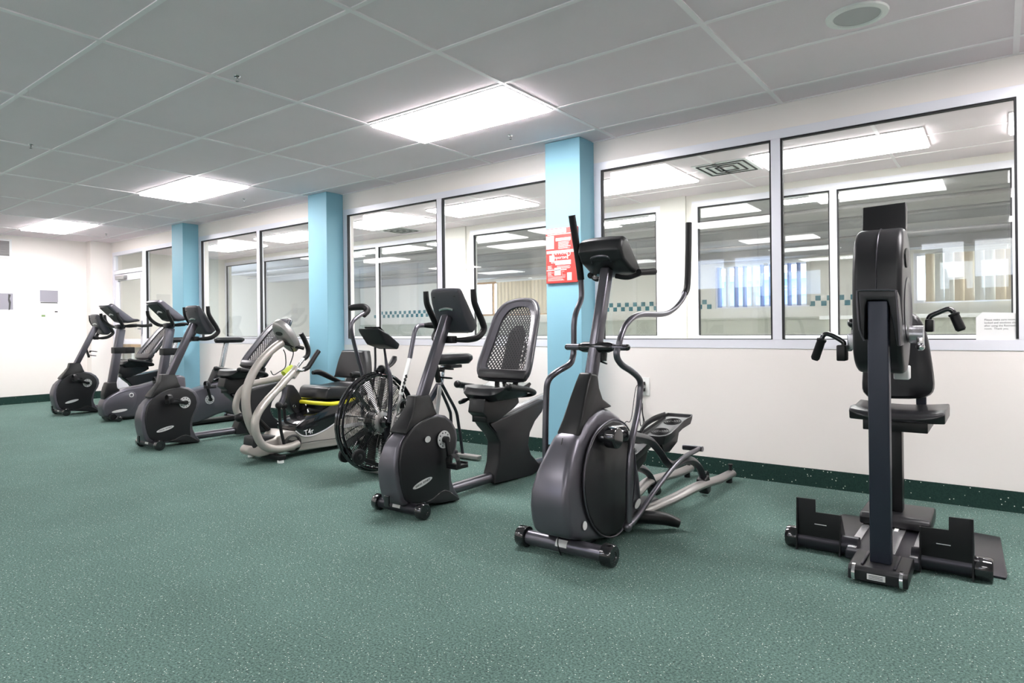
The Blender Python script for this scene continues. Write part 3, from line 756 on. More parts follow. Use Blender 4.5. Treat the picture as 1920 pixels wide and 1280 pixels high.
    def outline(k, dv=0):
        L = [(.125, -.03), (.195, .0), (.215, .12), (.205, .35), (.192, .6), (.175, .80), (.13, .935), (.07, .99)]
        o = [(u*k, v) for u, v in L]+[(0, 1.005)]+[(-u*k, v) for u, v in reversed(L)]
        return o
    ring = outline(1)
    mb = MB(); mb.tube([bk(u, v) for u, v in ring], .019, 10, 4, closed=True, flat=1.0); fr = mb.build('backrest_frame', 'vinyl_grey', r)
    # wide padded rim
    inner = [(.10, .06), (.155, .08), (.168, .16), (.152, .38), (.138, .60), (.125, .74), (.09, .86), (.045, .905)]
    inn = inner+[(0, .915)]+[(-u, v) for u, v in reversed(inner)]
    P_o = catmull([(u, v, 0) for u, v in ring], 3, True); P_i = catmull([(u, v, 0) for u, v in inn], 3, True)
    mb = MB(); ro = [mb.bm.verts.new(bk(p.x, p.y, .014)) for p in P_o]; ri = [mb.bm.verts.new(bk(p.x, p.y, .014)) for p in P_i]; ro2 = [mb.bm.verts.new(bk(p.x, p.y, -.010)) for p in P_o]; ri2 = [mb.bm.verts.new(bk(p.x, p.y, -.006)) for p in P_i]
    n = len(ro)
    for i in range(n):
        j = (i+1) % n
        mb.face([ro[i], ro[j], ri[j], ri[i]]); mb.face([ri[i], ri[j], ri2[j], ri2[i]]); mb.face([ri2[i], ri2[j], ro2[j], ro2[i]]); mb.face([ro2[i], ro2[j], ro[j], ro[i]])
    mb.build('backrest_rim', 'vinyl_grey', r, label='shiny padded rim around the open mesh')
    def sheet(name, mm, uf, vs, off, th=.0015):
        mb = MB(); F = []; 
        for o in (off, off-th):
            F.append([[mb.bm.verts.new(bk(uf(v)*(-1+2*i/8), v, o)) for i in range(9)] for v in vs])
        for k, G in enumerate(F):
            for a, b in zip(G, G[1:]):
                for i in range(8): mb.face([a[i], a[i+1], b[i+1], b[i]])
        A, B = F
        m_ = len(vs)-1
        for i in range(8): mb.face([A[0][i], A[0][i+1], B[0][i+1], B[0][i]]); mb.face([A[m_][i], A[m_][i+1], B[m_][i+1], B[m_][i]])
        for j in range(m_):
            for c in (0, 8): mb.face([A[j][c], A[j+1][c], B[j+1][c], B[j][c]])
        return mb.build(name, mm, r)
    def wid(v):
        w = .170 if v < .2 else .170-.045*(v-.2)/.55
        if v > .72: w = .127*math.sqrt(max(.02, 1-((v-.72)/.21)**2))
        return w
    sheet('mesh_panel', 'knit', wid, [.05+.88*i/12 for i in range(13)], .004)
    def wid2(v): return .068 if v < .55 else .068*math.sqrt(max(.03, 1-((v-.55)/.14)**2))
    sheet('lumbar_pad', 'rubber', wid2, [.05+.63*i/10 for i in range(11)], -.012, .02)
    mb = MB(); mb.tube([bk(-.09, .42, -.03), bk(.075, .45, -.03), bk(.09, .2, -.03)], .010, 8); mb.tube([bk(.045, .06, -.03), bk(.045, .62, -.03)], .008, 8); mb.tube([bk(-.045, .06, -.03), bk(-.045, .62, -.03)], .008, 8); mb.build('back_brace', 'black_plastic', r)
    mb = MB(); mb.loft([[bk(-.20, -.05, .02), bk(.20, -.05, .02), bk(.20, -.05, -.02), bk(-.20, -.05, -.02)], [bk(-.21, .07, .022), bk(.21, .07, .022), bk(.21, .07, -.02), bk(-.21, .07, -.02)]]); mb.build('backrest_base', 'vinyl', r, .01)
    for s in (1, -1):
        mb = MB(); mb.bar((s*.05, .95, .58), bk(s*.09, .0, -.02), .03, .02); mb.bar((s*.05, 1.02, .57), bk(s*.05, .15, -.03), .025, .02); mb.build('backrest_bracket', 'black_plastic', r, .003)
    return r
recumbent(-2.71, -1.97, 'charcoal recumbent bike nearest the camera, left of the elliptical trainer, pedal hanging down', -1.45)
recumbent(-6.10, -1.82, 'charcoal recumbent bike standing directly left of the beige stepper', PI-.15, True, False, .64)
recumbent(-9.60, -1.365, 'charcoal recumbent bike farthest away, beside the left wall', PI-.35, False, True, .62)

# ---------------------------------------------------------------- elliptical trainer
def elliptical():
    X0, Y0 = -1.598, -2.0; M = Mach(X0, Y0)
    r = thing('elliptical_trainer', 'grey elliptical trainer with tall curved arms, second machine from the right', 'elliptical trainer', (X0, Y0, 0))
    stabilizer(r, .0, .255, .040, tubem='metal_grey', caplen=.055)
    def tp(p): return (.93+.07*min(1, p.z/.15)) if p.z < .33 else max(.52, 1-(p.z-.33)/.30*.48)
    def tpd(p): return max(.72, min(1, 1-(p.z-.36)/.30*.30))
    def tpn(p): return .50+max(0, (.83-p.z))/.30*.42
    sh = M.XT(.105, tp, CE, [(330, 445), (300, 560), (280, 680), (268, 800), (266, 900), (272, 980), (286, 1062), (400, 1078), (520, 1058), (610, 1020), (660, 980), (728, 900), (724, 800), (712, 680), (690, 560), (668, 450), (640, 380), (595, 322), (535, 280), (490, 268), (440, 290), (385, 350), (352, 420)])
    mb = MB(); mb.prism(sh, -.105, .105); mb.taper(tp); mb.build('flywheel_cover', 'body_silver', r, .045, 5, 22)
    disc = M.XT(.111, tpd, CE, [(545, 348), (490, 372), (440, 430), (402, 520), (382, 620), (374, 720), (380, 820), (400, 910), (432, 980), (480, 1028), (540, 1036), (590, 1000), (632, 920), (660, 800), (672, 680), (668, 560), (650, 450), (620, 385), (585, 355)])
    for s in (-1, 1):
        mb = MB(); mb.prism(disc, s*.09, s*.111); mb.taper(tpd); mb.build('side_disc', 'shroud_dark', r, .008, 3, 22)
        rim = M.XT(.107, tpd, CE, [(545, 340), (490, 366), (434, 425), (396, 518), (375, 620), (367, 720), (373, 820), (394, 913), (428, 986), (478, 1036), (541, 1044), (596, 1005), (638, 922), (666, 800), (678, 680), (674, 560), (656, 448), (625, 380), (587, 348)])
        mb = MB(); mb.tube([(s*.106, y, z) for y, z in rim], .0045, 6, 3, closed=True); mb.taper(tpd); mb.build('disc_rim', 'metal_grey', r)
    sm = M.T(0, CE, [(240, 452), (222, 540), (208, 640), (202, 740), (200, 830), (204, 900)])
    mb = MB(); mb.tube([(x, y+.0, z) for x, y, z in sm], .0022, 6); mb.build('front_seam', 'ink', r)
    mb = MB(); q = M.X(0, CE, [(220, 990)])[0]; mb.box((.0, q[0]+.018, q[1]+.01), (.055, .03, .075)); mb.build('power_socket', 'black_gloss', r, .004)
    mb = MB(); mb.tube([(.005, q[0], q[1]), (.01, q[0]-.03, q[1]-.05), (.005, -.055, .045), (.0, -.03, .012)], .003, 6); mb.build('power_lead', 'rubber', r)
    mb = MB()
    for x in (-.018, .02):
        q = M.X(0, CE, [(225, 625)])[0]; mb.cyl((x, q[0]+.0, q[1]), (x, q[0]+.02, q[1]), .004, 8)
    mb.build('cover_screws', 'ink', r)
    q = M.X(.11, CE, [(378, 978)])[0]; oval_badge(r, 'warning_sticker', (.1045, q[0], q[1]), 1, .017, .020, 'badge', .2)
    q = M.X(.11, CE, [(695, 845)])[0]; oval_badge(r, 'oval_sticker', (.1045, q[0], q[1]), 1, .035, .018, 'badge', .4)
    # neck and post
    nk = M.XT(.066, tpn, CE, [(410, 58), (455, 72), (464, 150), (485, 215), (545, 262), (470, 285), (405, 335), (370, 390), (350, 447), (330, 440), (352, 350), (375, 220), (395, 120)])
    rings = []
    mb = MB(); mb.prism(nk, -.066, .066); mb.taper(tpn); mb.build('neck_cover', 'black_plastic', r, .012, 3, 22)
    a = M.T(0, CE, [(410, 90)])[0]; b = M.T(0, CF, [(590, 440)])[0]; c = M.T(0, CF, [(612, 400)])[0]
    mb = MB(); mb.bar(a, b, .052, .062); mb.build('post', 'metal_grey', r, .014, 3)
    # console
    mb = MB()
    prof = M.X(0, CF, [(560, 165), (600, 150), (720, 180), (800, 330), (880, 440), (860, 475), (700, 500), (590, 490), (520, 470), (500, 300)])
    cy, cz = .40, 1.40
    pr = [(.345, 1.475), (.33, 1.42), (.36, 1.37), (.47, 1.315), (.56, 1.30), (.575, 1.325), (.50, 1.40), (.42, 1.485), (.385, 1.495)]
    cy, cz = .44, 1.40; rings = []
    for x, k in ((-.125, .80), (-.112, .95), (-.05, 1), (.05, 1), (.112, .95), (.125, .80)): rings.append([(x, cy+(y-cy)*k, cz+(z-cz)*k) for y, z in pr])
    mb.loft(rings); co = mb.build('console', 'shroud_dark', r, .01)
    mb = MB(); mb.tube([(-.055, .375, 1.367), (-.045, .352, 1.388), (0, .345, 1.394), (.045, .352, 1.388), (.055, .375, 1.367)], .007, 8); mb.build('console_ridge', 'metal_grey', co)
    mb = MB(); mb.bar((0, .437, 1.475), (0, .55, 1.35), .18, .004); mb.build('screen', 'screen_black', co)
    # console grips
    for s in (1, -1):
        mb = MB(); mb.tube([(s*.03, .46, 1.30), (s*.09, .48, 1.29), (s*.14, .52, 1.31)], .012, 8); mb.tube([(s*.14, .50, 1.315), (s*.17, .62, 1.325)], [.017, .018], 12); mb.build('pulse_grip', 'rubber', r)
    # cross pivot
    zc = .942; yc = -1.704-Y0
    mb = MB(); mb.cyl((-.158, yc, zc), (.175, yc, zc), .0155, 16); mb.build('pivot_axle', 'metal_grey', r)
    mb = MB(); mb.lathe((-.085, yc, zc), (.10, yc, zc), [(.018, 0), (.026, .12), (.028, .5), (.026, .88), (.018, 1)], 16); mb.build('pivot_cover', 'black_gloss', r)
    for s, x in ((-1, -.158), (1, .175)):
        mb = MB(); mb.ball((x, yc, zc), .016, 12); mb.build('axle_cap', 'black_gloss', r)
    mb = MB(); mb.torus((.02, yc+.045, .865), (.3, .3, 1), .018, .004, 16, 6); mb.cyl((.02, yc+.035, .875), (.02, yc+.045, .925), .022, 12); mb.build('cup_hook', 'rubber', r)
    # moving arms
    xr = .155; xl = -.145
    up = M.T(xr, CF, [(685, 1060), (690, 1020), (712, 950), (745, 885), (805, 828), (880, 806), (1000, 808), (1075, 795), (1145, 745), (1195, 680), (1212, 635)])
    gr = M.T(xr, CF, [(1212, 640), (1228, 600), (1236, 500), (1240, 300), (1243, 75)])
    lo = M.T(xr, CH, [(460, 590), (448, 660), (468, 750), (540, 840), (670, 925), (765, 1010), (806, 1100), (800, 1250)])+M.T([xr+.01, xr+.025, xr+.03, xr+.03], CE, [(690, 300), (655, 470), (640, 640), (636, 955)])
    mb = MB(); mb.tube(up, .0145, 12, 4); ra = mb.build('upper_arm', 'metal_grey', r)
    mb = MB(); mb.tube(gr, .0185, 12, 4); mb.build('hand_grip', 'rubber', ra)
    mb = MB(); mb.tube(lo, .0155, 12, 4); la = mb.build('lower_arm', 'metal_grey', r)
    ul = M.T(xl, CF, [(325, 1065), (325, 1000), (326, 880), (342, 790), (378, 700), (386, 640), (380, 530)])
    gl = M.T(xl, CF, [(380, 530), (370, 440), (345, 260), (308, 15)])
    ll = M.T([xl], CF, [(325, 1060)])+M.T([xl, xl, xl-.02, xl-.04, xl-.05, xl-.05, xl-.05], CE, [(302, -40), (282, 8), (205, 55), (155, 105), (142, 200), (136, 480), (140, 680)])
    mb = MB(); mb.tube(ul, .0145, 12, 4); ra = mb.build('upper_arm', 'metal_grey', r)
    mb = MB(); mb.tube(gl, .0185, 12, 4); mb.build('hand_grip', 'rubber', ra)
    mb = MB(); mb.tube(ll, .0155, 12, 4); mb.build('lower_arm', 'metal_grey', r)
    # pedal links
    x2 = xr+.03
    lk = M.T([x2, x2, x2, x2-.01, x2-.02], CE, [(630, 985), (690, 920), (820, 730), (950, 580), (1060, 515)])
    mb = MB(); mb.tube(lk, .0135, 12, 4); mb.ball(lk[0], .022, 12); mb.cyl(Vector(lk[-1])-Vector((.10, 0, 0)), Vector(lk[-1])+Vector((.02, 0, 0)), .016, 14); mb.build('pedal_link', 'metal_grey', r)
    e = ll[-1]; rear_l = (xl-.045, 1.00, .30)
    mb = MB(); mb.tube([e, (e[0], e[1]+.35, e[2]+.0), rear_l], .0135, 12, 4); mb.cyl(rear_l, (rear_l[0]+.10, rear_l[1], rear_l[2]), .016, 14); mb.build('pedal_link', 'metal_grey', r)
    # crank arms
    k = M.T(.17, CE, [(560, 450)])[0]
    mb = MB(); mb.cyl((.105, k[1]-.03, k[2]), (.135, k[1]-.03, k[2]), .02, 14); mb.lathe((.125, k[1], k[2]), (.185, k[1], k[2]), [(.044, 0), (.05, .1), (.05, .9), (.044, 1)], 24); mb.cyl((.12, k[1]+.03, k[2]+.004), (.16, k[1]+.10, k[2]+.004), .042, 20); mb.build('crank_hub', 'black_gloss', r, .003)
    arc = M.T(.135, CE, [(590, 430), (690, 446), (765, 470), (820, 530), (860, 590), (905, 615), (960, 590), (1010, 585), (1055, 620), (1085, 690)])
    mb = MB(); rr = []
    mb.tube(arc, .026, 4, 4, flat=1.); mb.build('swing_arm', 'metal_dark', r, .004)
    tip = arc[-1]
    mb = MB(); mb.prism([(tip[1]-.05, tip[2]+.0), (tip[1]+.02, tip[2]+.02), (tip[1]+.055, tip[2]-.05), (tip[1]+.045, tip[2]-.09), (tip[1]+.005, tip[2]-.10), (tip[1]-.035, tip[2]-.06)], tip[0]-.03, tip[0]+.03); mb.build('roller_cover', 'black_plastic', r, .01)
    mb = MB(); mb.cyl((tip[0]-.018, tip[1]+.02, .122), (tip[0]+.018, tip[1]+.02, .122), .030, 18); mb.build('roller_wheel', 'rubber', r)
    arcl = [(-.135, y-.12, z-.055) for _, y, z in arc]
    mb = MB(); mb.tube(arcl, .026, 4, 4); mb.build('swing_arm', 'metal_dark', r, .004)
    tip2 = arcl[-1]
    mb = MB(); mb.prism([(tip2[1]-.05, tip2[2]+.0), (tip2[1]+.02, tip2[2]+.02), (tip2[1]+.05, tip2[2]-.05), (tip2[1]+.0, tip2[2]-.075), (tip2[1]-.035, tip2[2]-.05)], tip2[0]-.03, tip2[0]+.03); mb.build('roller_cover', 'black_plastic', r, .01)
    # foot pedals
    def pedal(xc, y0, z0, lab=None):
        L = .37; W = .078; tilt = .20
        def pt(u, v, h): return (xc+u*W, y0+v*L, z0+h+v*L*tilt)
        out = [(-.85, 0), (-1, .12), (-.95, .4), (-.85, .7), (-1, .95), (-.9, 1), (.9, 1), (1, .95), (.85, .7), (.95, .4), (1, .12), (.85, 0), (.5, -.05), (-.5, -.05)]
        mb = MB(); mb.loft([[pt(u*.96, v, -.030) for u, v in out], [pt(u*1.06, v*1.02, 0) for u, v in out], [pt(u*1.1, v*1.02, .018) for u, v in out], [pt(u*1.02, v, .018) for u, v in out], [pt(u*.98, v, .004) for u, v in out]])
        p = mb.build('foot_pedal', 'shroud_dark', r, .003)
        for cu, cv in ((0, .25), (0, .72)):
            mb = MB(); q = Vector(pt(cu, cv, .004)); nv = Vector((0, -tilt, 1)).normalized()
            prof = [(.002, 0), (.054, 0), (.054, .35)]
            for R in (.048, .036, .024, .012): prof += [(R+.003, .35), (R, 1), (R-.003, .35)]
            mb.lathe(q, q+nv*.006, prof+[(.002, .35)], 28); mb.build('tread_pattern', 'rubber', p)
        mb = MB(); mb.tube([pt(-1.03, .02, .018), pt(-1.08, .2, .040), pt(-1.05, .5, .040), pt(-.98, .9, .018)], .006, 8, flat=3); mb.build('side_guard', 'shroud_dark', p)
        mb = MB(); mb.prism([(y0+.08*L, z0-.012), (y0+.85*L, z0+.04), (y0+.72*L, z0-.06), (y0+.42*L, z0-.10), (y0+.2*L, z0-.09)], xc-.03, xc+.03); mb.build('pedal_mount', 'black_plastic', r, .006)
    pedal(.055, .83, .425); pedal(-.075, .68, .325)
    # floor rails
    rl = M.T([.13]*6, CG, [(250, 1290), (520, 1235), (760, 1180), (960, 1100), (1150, 1000), (1400, 905)])
    pts = [(x, y, max(.04, z-.005)) for x, y, z in rl]
    zs = [.075, .08, .082, .072, .062, .055]
    pr = []
    for i, t in enumerate([0, .25, .45, .62, .8, 1]):
        y = .62+t*1.23; pr.append(y)
    for s in (1, -1):
        mb = MB(); mb.tube([(s*(.07+.075*min(1, i/2)), pr[i], [.060, .068, .088, .078, .058, .052][i]) for i in range(6)], .034, 12, 4, flat=.75); rail = mb.build('floor_rail', 'metal_silver' if s > 0 else 'metal_silver', r)
        mb = MB(); mb.cyl((s*.145, 1.83, .07), (s*.145, 1.83, .11), .011, 12); mb.cyl((s*.145, 1.83, .11), (s*.145, 1.83, .118), .016, 12); mb.cyl((s*.145, 1.80, .0), (s*.145, 1.80, .04), .02, 12); mb.build('leveller', 'rubber', rail)
    mb = MB(); mb.prism([(.0, .02), (.0, .075), (.55, .09), (.9, .08), (.95, .03)], -.05, .05); mb.build('base_beam', 'metal_dark', r, .01)
    for s in (1, -1):
        mb = MB(); mb.tube([(s*.06, .50, .075), (s*.14, .55, .07), (s*.215, .62, .055), (s*.27, .66, .032)], [.04, .042, .04, .030], 12, 4, flat=.8); mb.build('stabilizer_foot', 'black_plastic', r)
    return r
elliptical()
CK = Crop(640, 560, 6.4); CN = Crop(780, 640, 4.925); KT = Crop(440, 780, 8.727); CV = Crop(260, 540, 8)
MU = Mach(-8.42, -1.23); MV = Mach(-7.2, -1.23)
def upright(X0, lab):
    r = thing('upright_bike', lab, 'exercise bike', (X0, -1.23, 0), group='upright exercise bikes')
    top = MU.X(.08, CU, [(612, 1180), (598, 1100), (606, 1040), (640, 990), (690, 960), (770, 918), (850, 892), (1000, 866), (1160, 815)])
    rear = MV.X(.08, C4, [(300, 640), (440, 612)])
    y1 = rear[-1][0]
    pts = top[:-1]+[(y1-.02, .50), (y1+.06, .47), (y1+.07, .30), (y1+.10, .10), (y1+.06, .06)]+MV.X(.08, C4, [(380, 930), (300, 955), (200, 1000), (120, 1030)])+MU.X(.08, CU, [(850, 1188), (720, 1200)])
    mb = MB(); mb.prism(pts, -.085, .085); mb.build('bike_body', 'body_silver', r, .035, 4, 20)
    yy = [p[0] for p in pts]; 
    mb = MB(); mb.bx(-.075, .075, -.06, y1+.08, .015, .055); mb.build('lower_frame', 'black_plastic', r, .008)
    oc = MU.X(.088, CU, [(640, 1150), (628, 1080), (665, 1010), (740, 965), (830, 935), (900, 925), (940, 960), (935, 1040), (880, 1120), (800, 1175), (710, 1185)])
    mb = MB(); mb.prism(oc, .07, .089, smooth=3); mb.build('side_cover', 'body_silver', r, .008, 2)
    a, b = MU.T(0, CU, [(690, 850), (785, 300)])
    mb = MB(); mb.bar(a, b, .07, .085); mb.build('post', 'metal_grey', r, .014)
    nk = MU.X(.05, CU, [(650, 838), (738, 828), (745, 890), (775, 912), (700, 950), (645, 985), (618, 1025), (612, 960), (630, 890)])
    mb = MB(); mb.prism(nk, -.062, .062); mb.build('neck_cover', 'black_plastic', r, .012)
    c = MU.T(0, CU, [(755, 515)])[0]
    mb = MB(); mb.box(c, (.10, .12, .075)); mb.bx(-.045, .045, c[1]+.05, c[1]+.17, c[2]-.04, c[2]+.035); mb.build('bottle_holder', 'rubber', r, .008)
    # console
    pr = [(-.085, 1.36), (-.05, 1.385), (-.02, 1.375), (.20, 1.20), (.27, 1.195), (.27, 1.175), (.14, 1.155), (.09, 1.17)]
    rings = []
    for x, k in ((-.15, .86), (-.13, 1), (.13, 1), (.15, .86)): rings.append([(x, .07+(y-.07)*k, 1.27+(z-1.27)*k) for y, z in pr])
    mb = MB(); mb.loft(rings); co = mb.build('console', 'body_silver', r, .01)
    mb = MB(); mb.bar((0, -.072, 1.335), (0, .085, 1.18), .24, .006); mb.build('console_back', 'shroud_dark', co)
    mb = MB(); mb.bar((0, .0, 1.362), (0, .19, 1.212), .2, .004); mb.build('screen', 'screen_black', co)
    mb = MB(); mb.tube([(-.05, .006, 1.252), (0, -.004, 1.262), (.05, .006, 1.252)], .010, 6, 4); mb.build('console_badge', 'badge', co)
    # bars
    for s in (1, -1):
        tp = MV.T(.23, CV, [(540, 350)])[0] if s > 0 else MV.T(-.23, CV, [(235, 375)])[0]
        mb = MB(); mb.tube([(0, .105, 1.115), (s*.10, .09, 1.112), (s*.17, .06, 1.125), (s*.22, .02, 1.17), (s*.23, -.01, 1.22), (s*.23, -.02, 1.275)], [.014, .016, .019, .019, .019, .017], 10, 4); mb.build('handlebar', 'rubber', r)
        mb = MB(); mb.tube([(s*.12, .09, 1.115), (s*.19, .16, 1.13), (s*.21, .27, 1.12), (s*.20, .37, 1.13)], [.013, .014, .018, .022], 10, 4); mb.build('elbow_bar', 'rubber', r)
    mb = MB(); mb.box((0, .10, 1.112), (.09, .09, .05)); mb.build('handlebar_clamp', 'metal_dark', r, .01)
    # saddle
    mb = MB(); f = MV.X(.05, C4, [(232, 655), (262, 590), (292, 518), (345, 512), (352, 570), (385, 622)]); mb.prism(f, -.055, .055); mb.build('seat_fin', 'black_plastic', r, .014)
    a, b = MV.T(0, C4, [(335, 500), (385, 245)])
    mb = MB(); mb.bar(a, b, .04, .05); mb.build('seat_post', 'alu_bright', r, .008)
    sx, sy, sz = b; sz = .945
    out = [(-.14, .03), (-.06, .05), (.03, .075), (.10, .12), (.15, .125), (.175, .08), (.18, 0)]
    ol = [(v, u) for u, v in out]+[(-v, u) for u, v in reversed(out[:-1])]
    mb = MB(); mb.loft([[(x*.7, sy+y*.92, sz-.035) for x, y in ol], [(x, sy+y, sz-.01) for x, y in ol], [(x*.98, sy+y, sz+.012) for x, y in ol], [(x*.75, sy+y*.93, sz+.028) for x, y in ol]]); mb.build('saddle', 'vinyl', r, .006)
    y, z = MV.X(.09, C4, [(222, 812)])[0]
    chainring(r, .088, y, z, .052)
    crank_and_pedal(r, .09, y, z, 1.85, 1); crank_and_pedal(r, -.09, y, z, 1.85+PI, -1)
    y, z = MU.X(.09, CU, [(770, 1120)])[0]; oval_badge(r, 'maker_badge', (.088, y, z), 1, .085, .016, 'badge', .08)
    y, z = MU.X(.09, CU, [(888, 962)])[0]
    mb = MB(); mb.torus((.088, y, z), (1, 0, 0), .022, .006, 20, 6); mb.build('round_logo', 'badge', r)
    for s in (-1, 1):
        mb = MB(); mb.lathe((s*.11, .0, .035), (s*.21, .0, .035), [(.028, 0), (.035, .3), (.035, .9), (.02, 1)], 18); mb.build('front_foot', 'black_gloss', r)
    mb = MB(); mb.cyl((-.12, 0, .035), (.12, 0, .035), .02, 12); mb.cyl((.10, -.045, .06), (.16, -.045, .06), .035, 18); mb.build('front_bar', 'black_plastic', r)
    stabilizer(r, y1+.10, .24, .030, sticker=False, n='rear_stabilizer')
    return r
upright(-8.42, 'grey upright bike second from the left wall, fully visible console and post')
upright(-7.2, 'grey upright bike half hidden behind a recumbent bike, black saddle on a silver post')

# ---------------------------------------------------------------- recumbent cross stepper
def stepper():
    X0, Y0 = -4.76, -1.5; M = Mach(X0, Y0)
    r = thing('recumbent_stepper', 'beige recumbent stepper with big curved tubes and yellow seat bar', 'recumbent stepper', (X0, Y0, 0))
    lower = M.X(.05, KT, [(195, 600), (200, 540), (245, 490), (330, 470)])+M.X(.08, KT, [(430, 480)])+M.X(.13, KT, [(500, 440), (700, 370), (850, 240), (980, 243), (1080, 302), (1160, 322), (1300, 300), (1500, 205), (1740, 40)])
    y1 = lower[-1][0]; ye = 1.05
    lower += [(y1+.25, .42), (ye, .42), (ye+.05, .30), (ye+.02, .06)]+M.X(.13, KT, [(1790, 462), (1100, 562), (780, 598)])+M.X(.08, KT, [(500, 648)])+M.X(.05, KT, [(380, 662), (250, 642)])
    yn = lower[0][0]
    mb = MB(); mb.prism(lower, -.135, .135); mb.taper(lambda p: min(1, .42+(p.y-yn)/.33*.58)); mb.build('lower_body', 'metal_beige', r, .022, 4, 20)
    up = M.X(.12, KT, [(985, 240), (1080, 302), (1160, 322), (1300, 300), (1500, 205), (1740, 40)])
    up += [(y1+.22, .44), (y1+.25, .47)]+M.X(.11, C7, [(800, 740), (715, 790), (610, 852), (520, 892), (440, 952)])
    mb = MB(); mb.prism(up, -.138, .138); mb.build('upper_shell', 'black_gloss', r, .012, 3, 22)
    ln = M.T(.139, KT, [(1000, 243), (1080, 306), (1160, 326), (1300, 306), (1500, 212), (1720, 58)])
    mb = MB(); mb.tube(ln, .005, 6); mb.build('white_trim_line', 'badge', r)
    ln = M.T(.137, KT, [(1100, 440), (1400, 395), (1760, 350)])
    mb = MB(); mb.tube(ln, .003, 6); mb.build('body_seam', 'ink', r)
    q = M.T(.1385, C7, [(555, 998)])[0]
    text('model_lettering', 'T4r', .062, 'paper', r, (.142, q[1], q[2]), PI/2, PI/2, ry=-.12)
    mb = MB()
    for k in range(4):
        q = M.T(.06, C7, [(425+k*14, 958-k*0)])[0]; mb.box((.03, q[1], q[2]+.01), (.13, .012, .01))
    mb.build('vent_slots', 'ink', r)
    q = M.T(.138, KT, [(960, 450)])[0]
    mb = MB(); mb.lathe((.10, q[1], q[2]), (.145, q[1], q[2]), [(.075, 0), (.075, .9), (.062, 1), (.055, .4), (.0, .4)], 28); mb.build('pivot_recess', 'ink', r)
    # feet
    for y, x0, x1 in ((-.02, -.24, .24), (1.0, -.26, .26)):
        mb = MB(); mb.bx(x0, x1, y-.03, y+.03, .022, .06); f = mb.build('floor_bar', 'black_plastic', r, .006)
        for x in (x0+.03, x1-.03):
            mb = MB(); mb.cyl((x, y, 0), (x, y, .024), .026, 16); mb.build('levelling_foot', 'white_plastic', f)
    # centre hoop up to console
    hp = M.T(0, C7, [(195, 1080), (150, 1010), (108, 920), (88, 830), (84, 740), (96, 660), (128, 575), (180, 490), (240, 420), (300, 365), (355, 328)])
    mb = MB(); mb.tube(hp, .034, 14, 4); mb.build('console_hoop', 'metal_beige', r)
    mb = MB(); q = M.T(0, KT, [(300, 430)])[0]; mb.prism([(q[1]-.05, q[2]-.04), (q[1]-.04, q[2]+.06), (q[1]+.09, q[2]+.05), (q[1]+.30, q[2]+.02), (q[1]+.32, q[2]-.04)], -.075, .075); mb.build('hoop_boot', 'shroud_dark', r, .02)
    # arms
    ra = M.T([.14, .15, .17, .18, .18, .18, .17, .15, .13, .12, .11], C7, [(475, 1085), (420, 1108), (310, 1128), (215, 1100), (165, 1020), (152, 930), (178, 850), (240, 765), (320, 680), (390, 600), (440, 550)])
    mb = MB(); mb.tube(ra, .031, 14, 4); a = mb.build('arm_tube', 'metal_beige', r)
    s0, s1 = M.T(.10, C7, [(425, 580), (470, 520)])
    mb = MB(); mb.cyl(s0, s1, .038, 16); mb.build('arm_clamp', 'metal_beige', r)
    la = M.T([-.18]*9, C7, [(440, 560), (380, 585), (290, 605), (180, 625), (95, 650), (40, 700), (12, 770), (10, 830), (38, 885)])
    mb = MB(); mb.tube(la, .026, 14, 4); mb.build('arm_tube', 'metal_beige', r)
    s0, s1 = M.T([-.15, -.12], C7, [(365, 560), (430, 515)])
    q0, q1 = M.T(.1, C7, [(400, 560), (430, 520)])
    # yellow-green tape
    tp = M.T(-.02, C7, [(365, 575), (362, 545), (385, 520), (425, 505), (440, 512), (420, 530), (400, 548), (372, 570)])
    mb = MB(); mb.tube(M.T(-.02, C7, [(368, 562), (395, 540), (430, 512)]), .033, 10, 3, flat=.8); mb.build('tape_wrap', 'tape_green', r)
    hl = M.T(-.12, C7, [(465, 518), (500, 472), (525, 442)]); hg = M.T(-.12, C7, [(520, 450), (545, 425), (552, 385), (540, 345), (520, 300), (496, 258)])
    mb = MB(); mb.tube(hl, .015, 10); mb.build('handle_tube', 'alu_bright', r)
    mb = MB(); mb.tube(hg, .021, 12); mb.build('hand_grip', 'rubber', r)
    hl = M.T(.15, C7, [(468, 528), (500, 538), (530, 526)]); hg = M.T(.15, C7, [(520, 530), (548, 515), (572, 480), (600, 435), (630, 390)])
    mb = MB(); mb.tube(hl, .013, 10); mb.build('handle_tube', 'alu_bright', r)
    mb = MB(); mb.tube(hg, .020, 12); mb.build('hand_grip', 'rubber', r)
    # console
    cq = M.X(0, C7, [(320, 200), (425, 365)])
    rings = []; c0 = Vector((0, (cq[0][0]+cq[1][0])/2+.01, (cq[0][1]+cq[1][1])/2)); ax = Vector((0, cq[1][0]-cq[0][0], cq[1][1]-cq[0][1])).normalized(); nn = Vector((0, -ax.z, ax.y))
    if nn.y > 0: nn = -nn
    for h, k in ((-.045, .80), (-.03, 1.0), (.0, 1.02), (.022, .93), (.034, .72)):
        rings.append([c0+nn*h+Vector((1, 0, 0))*(.108*k*math.cos(t))+ax*(.155*k*math.sin(t)) for t in [2*PI*i/28 for i in range(28)]])
    mb = MB(); mb.loft(rings); co = mb.build('console', 'metal_silver', r)
    mb = MB(); mb.loft([[c0+nn*h+Vector((1, 0, 0))*(.045*math.cos(t))+ax*(-.055+.02*math.sin(t)) for t in [2*PI*i/20 for i in range(20)]] for h in (.033, .038)]); mb.build('console_logo', 'ink', co)
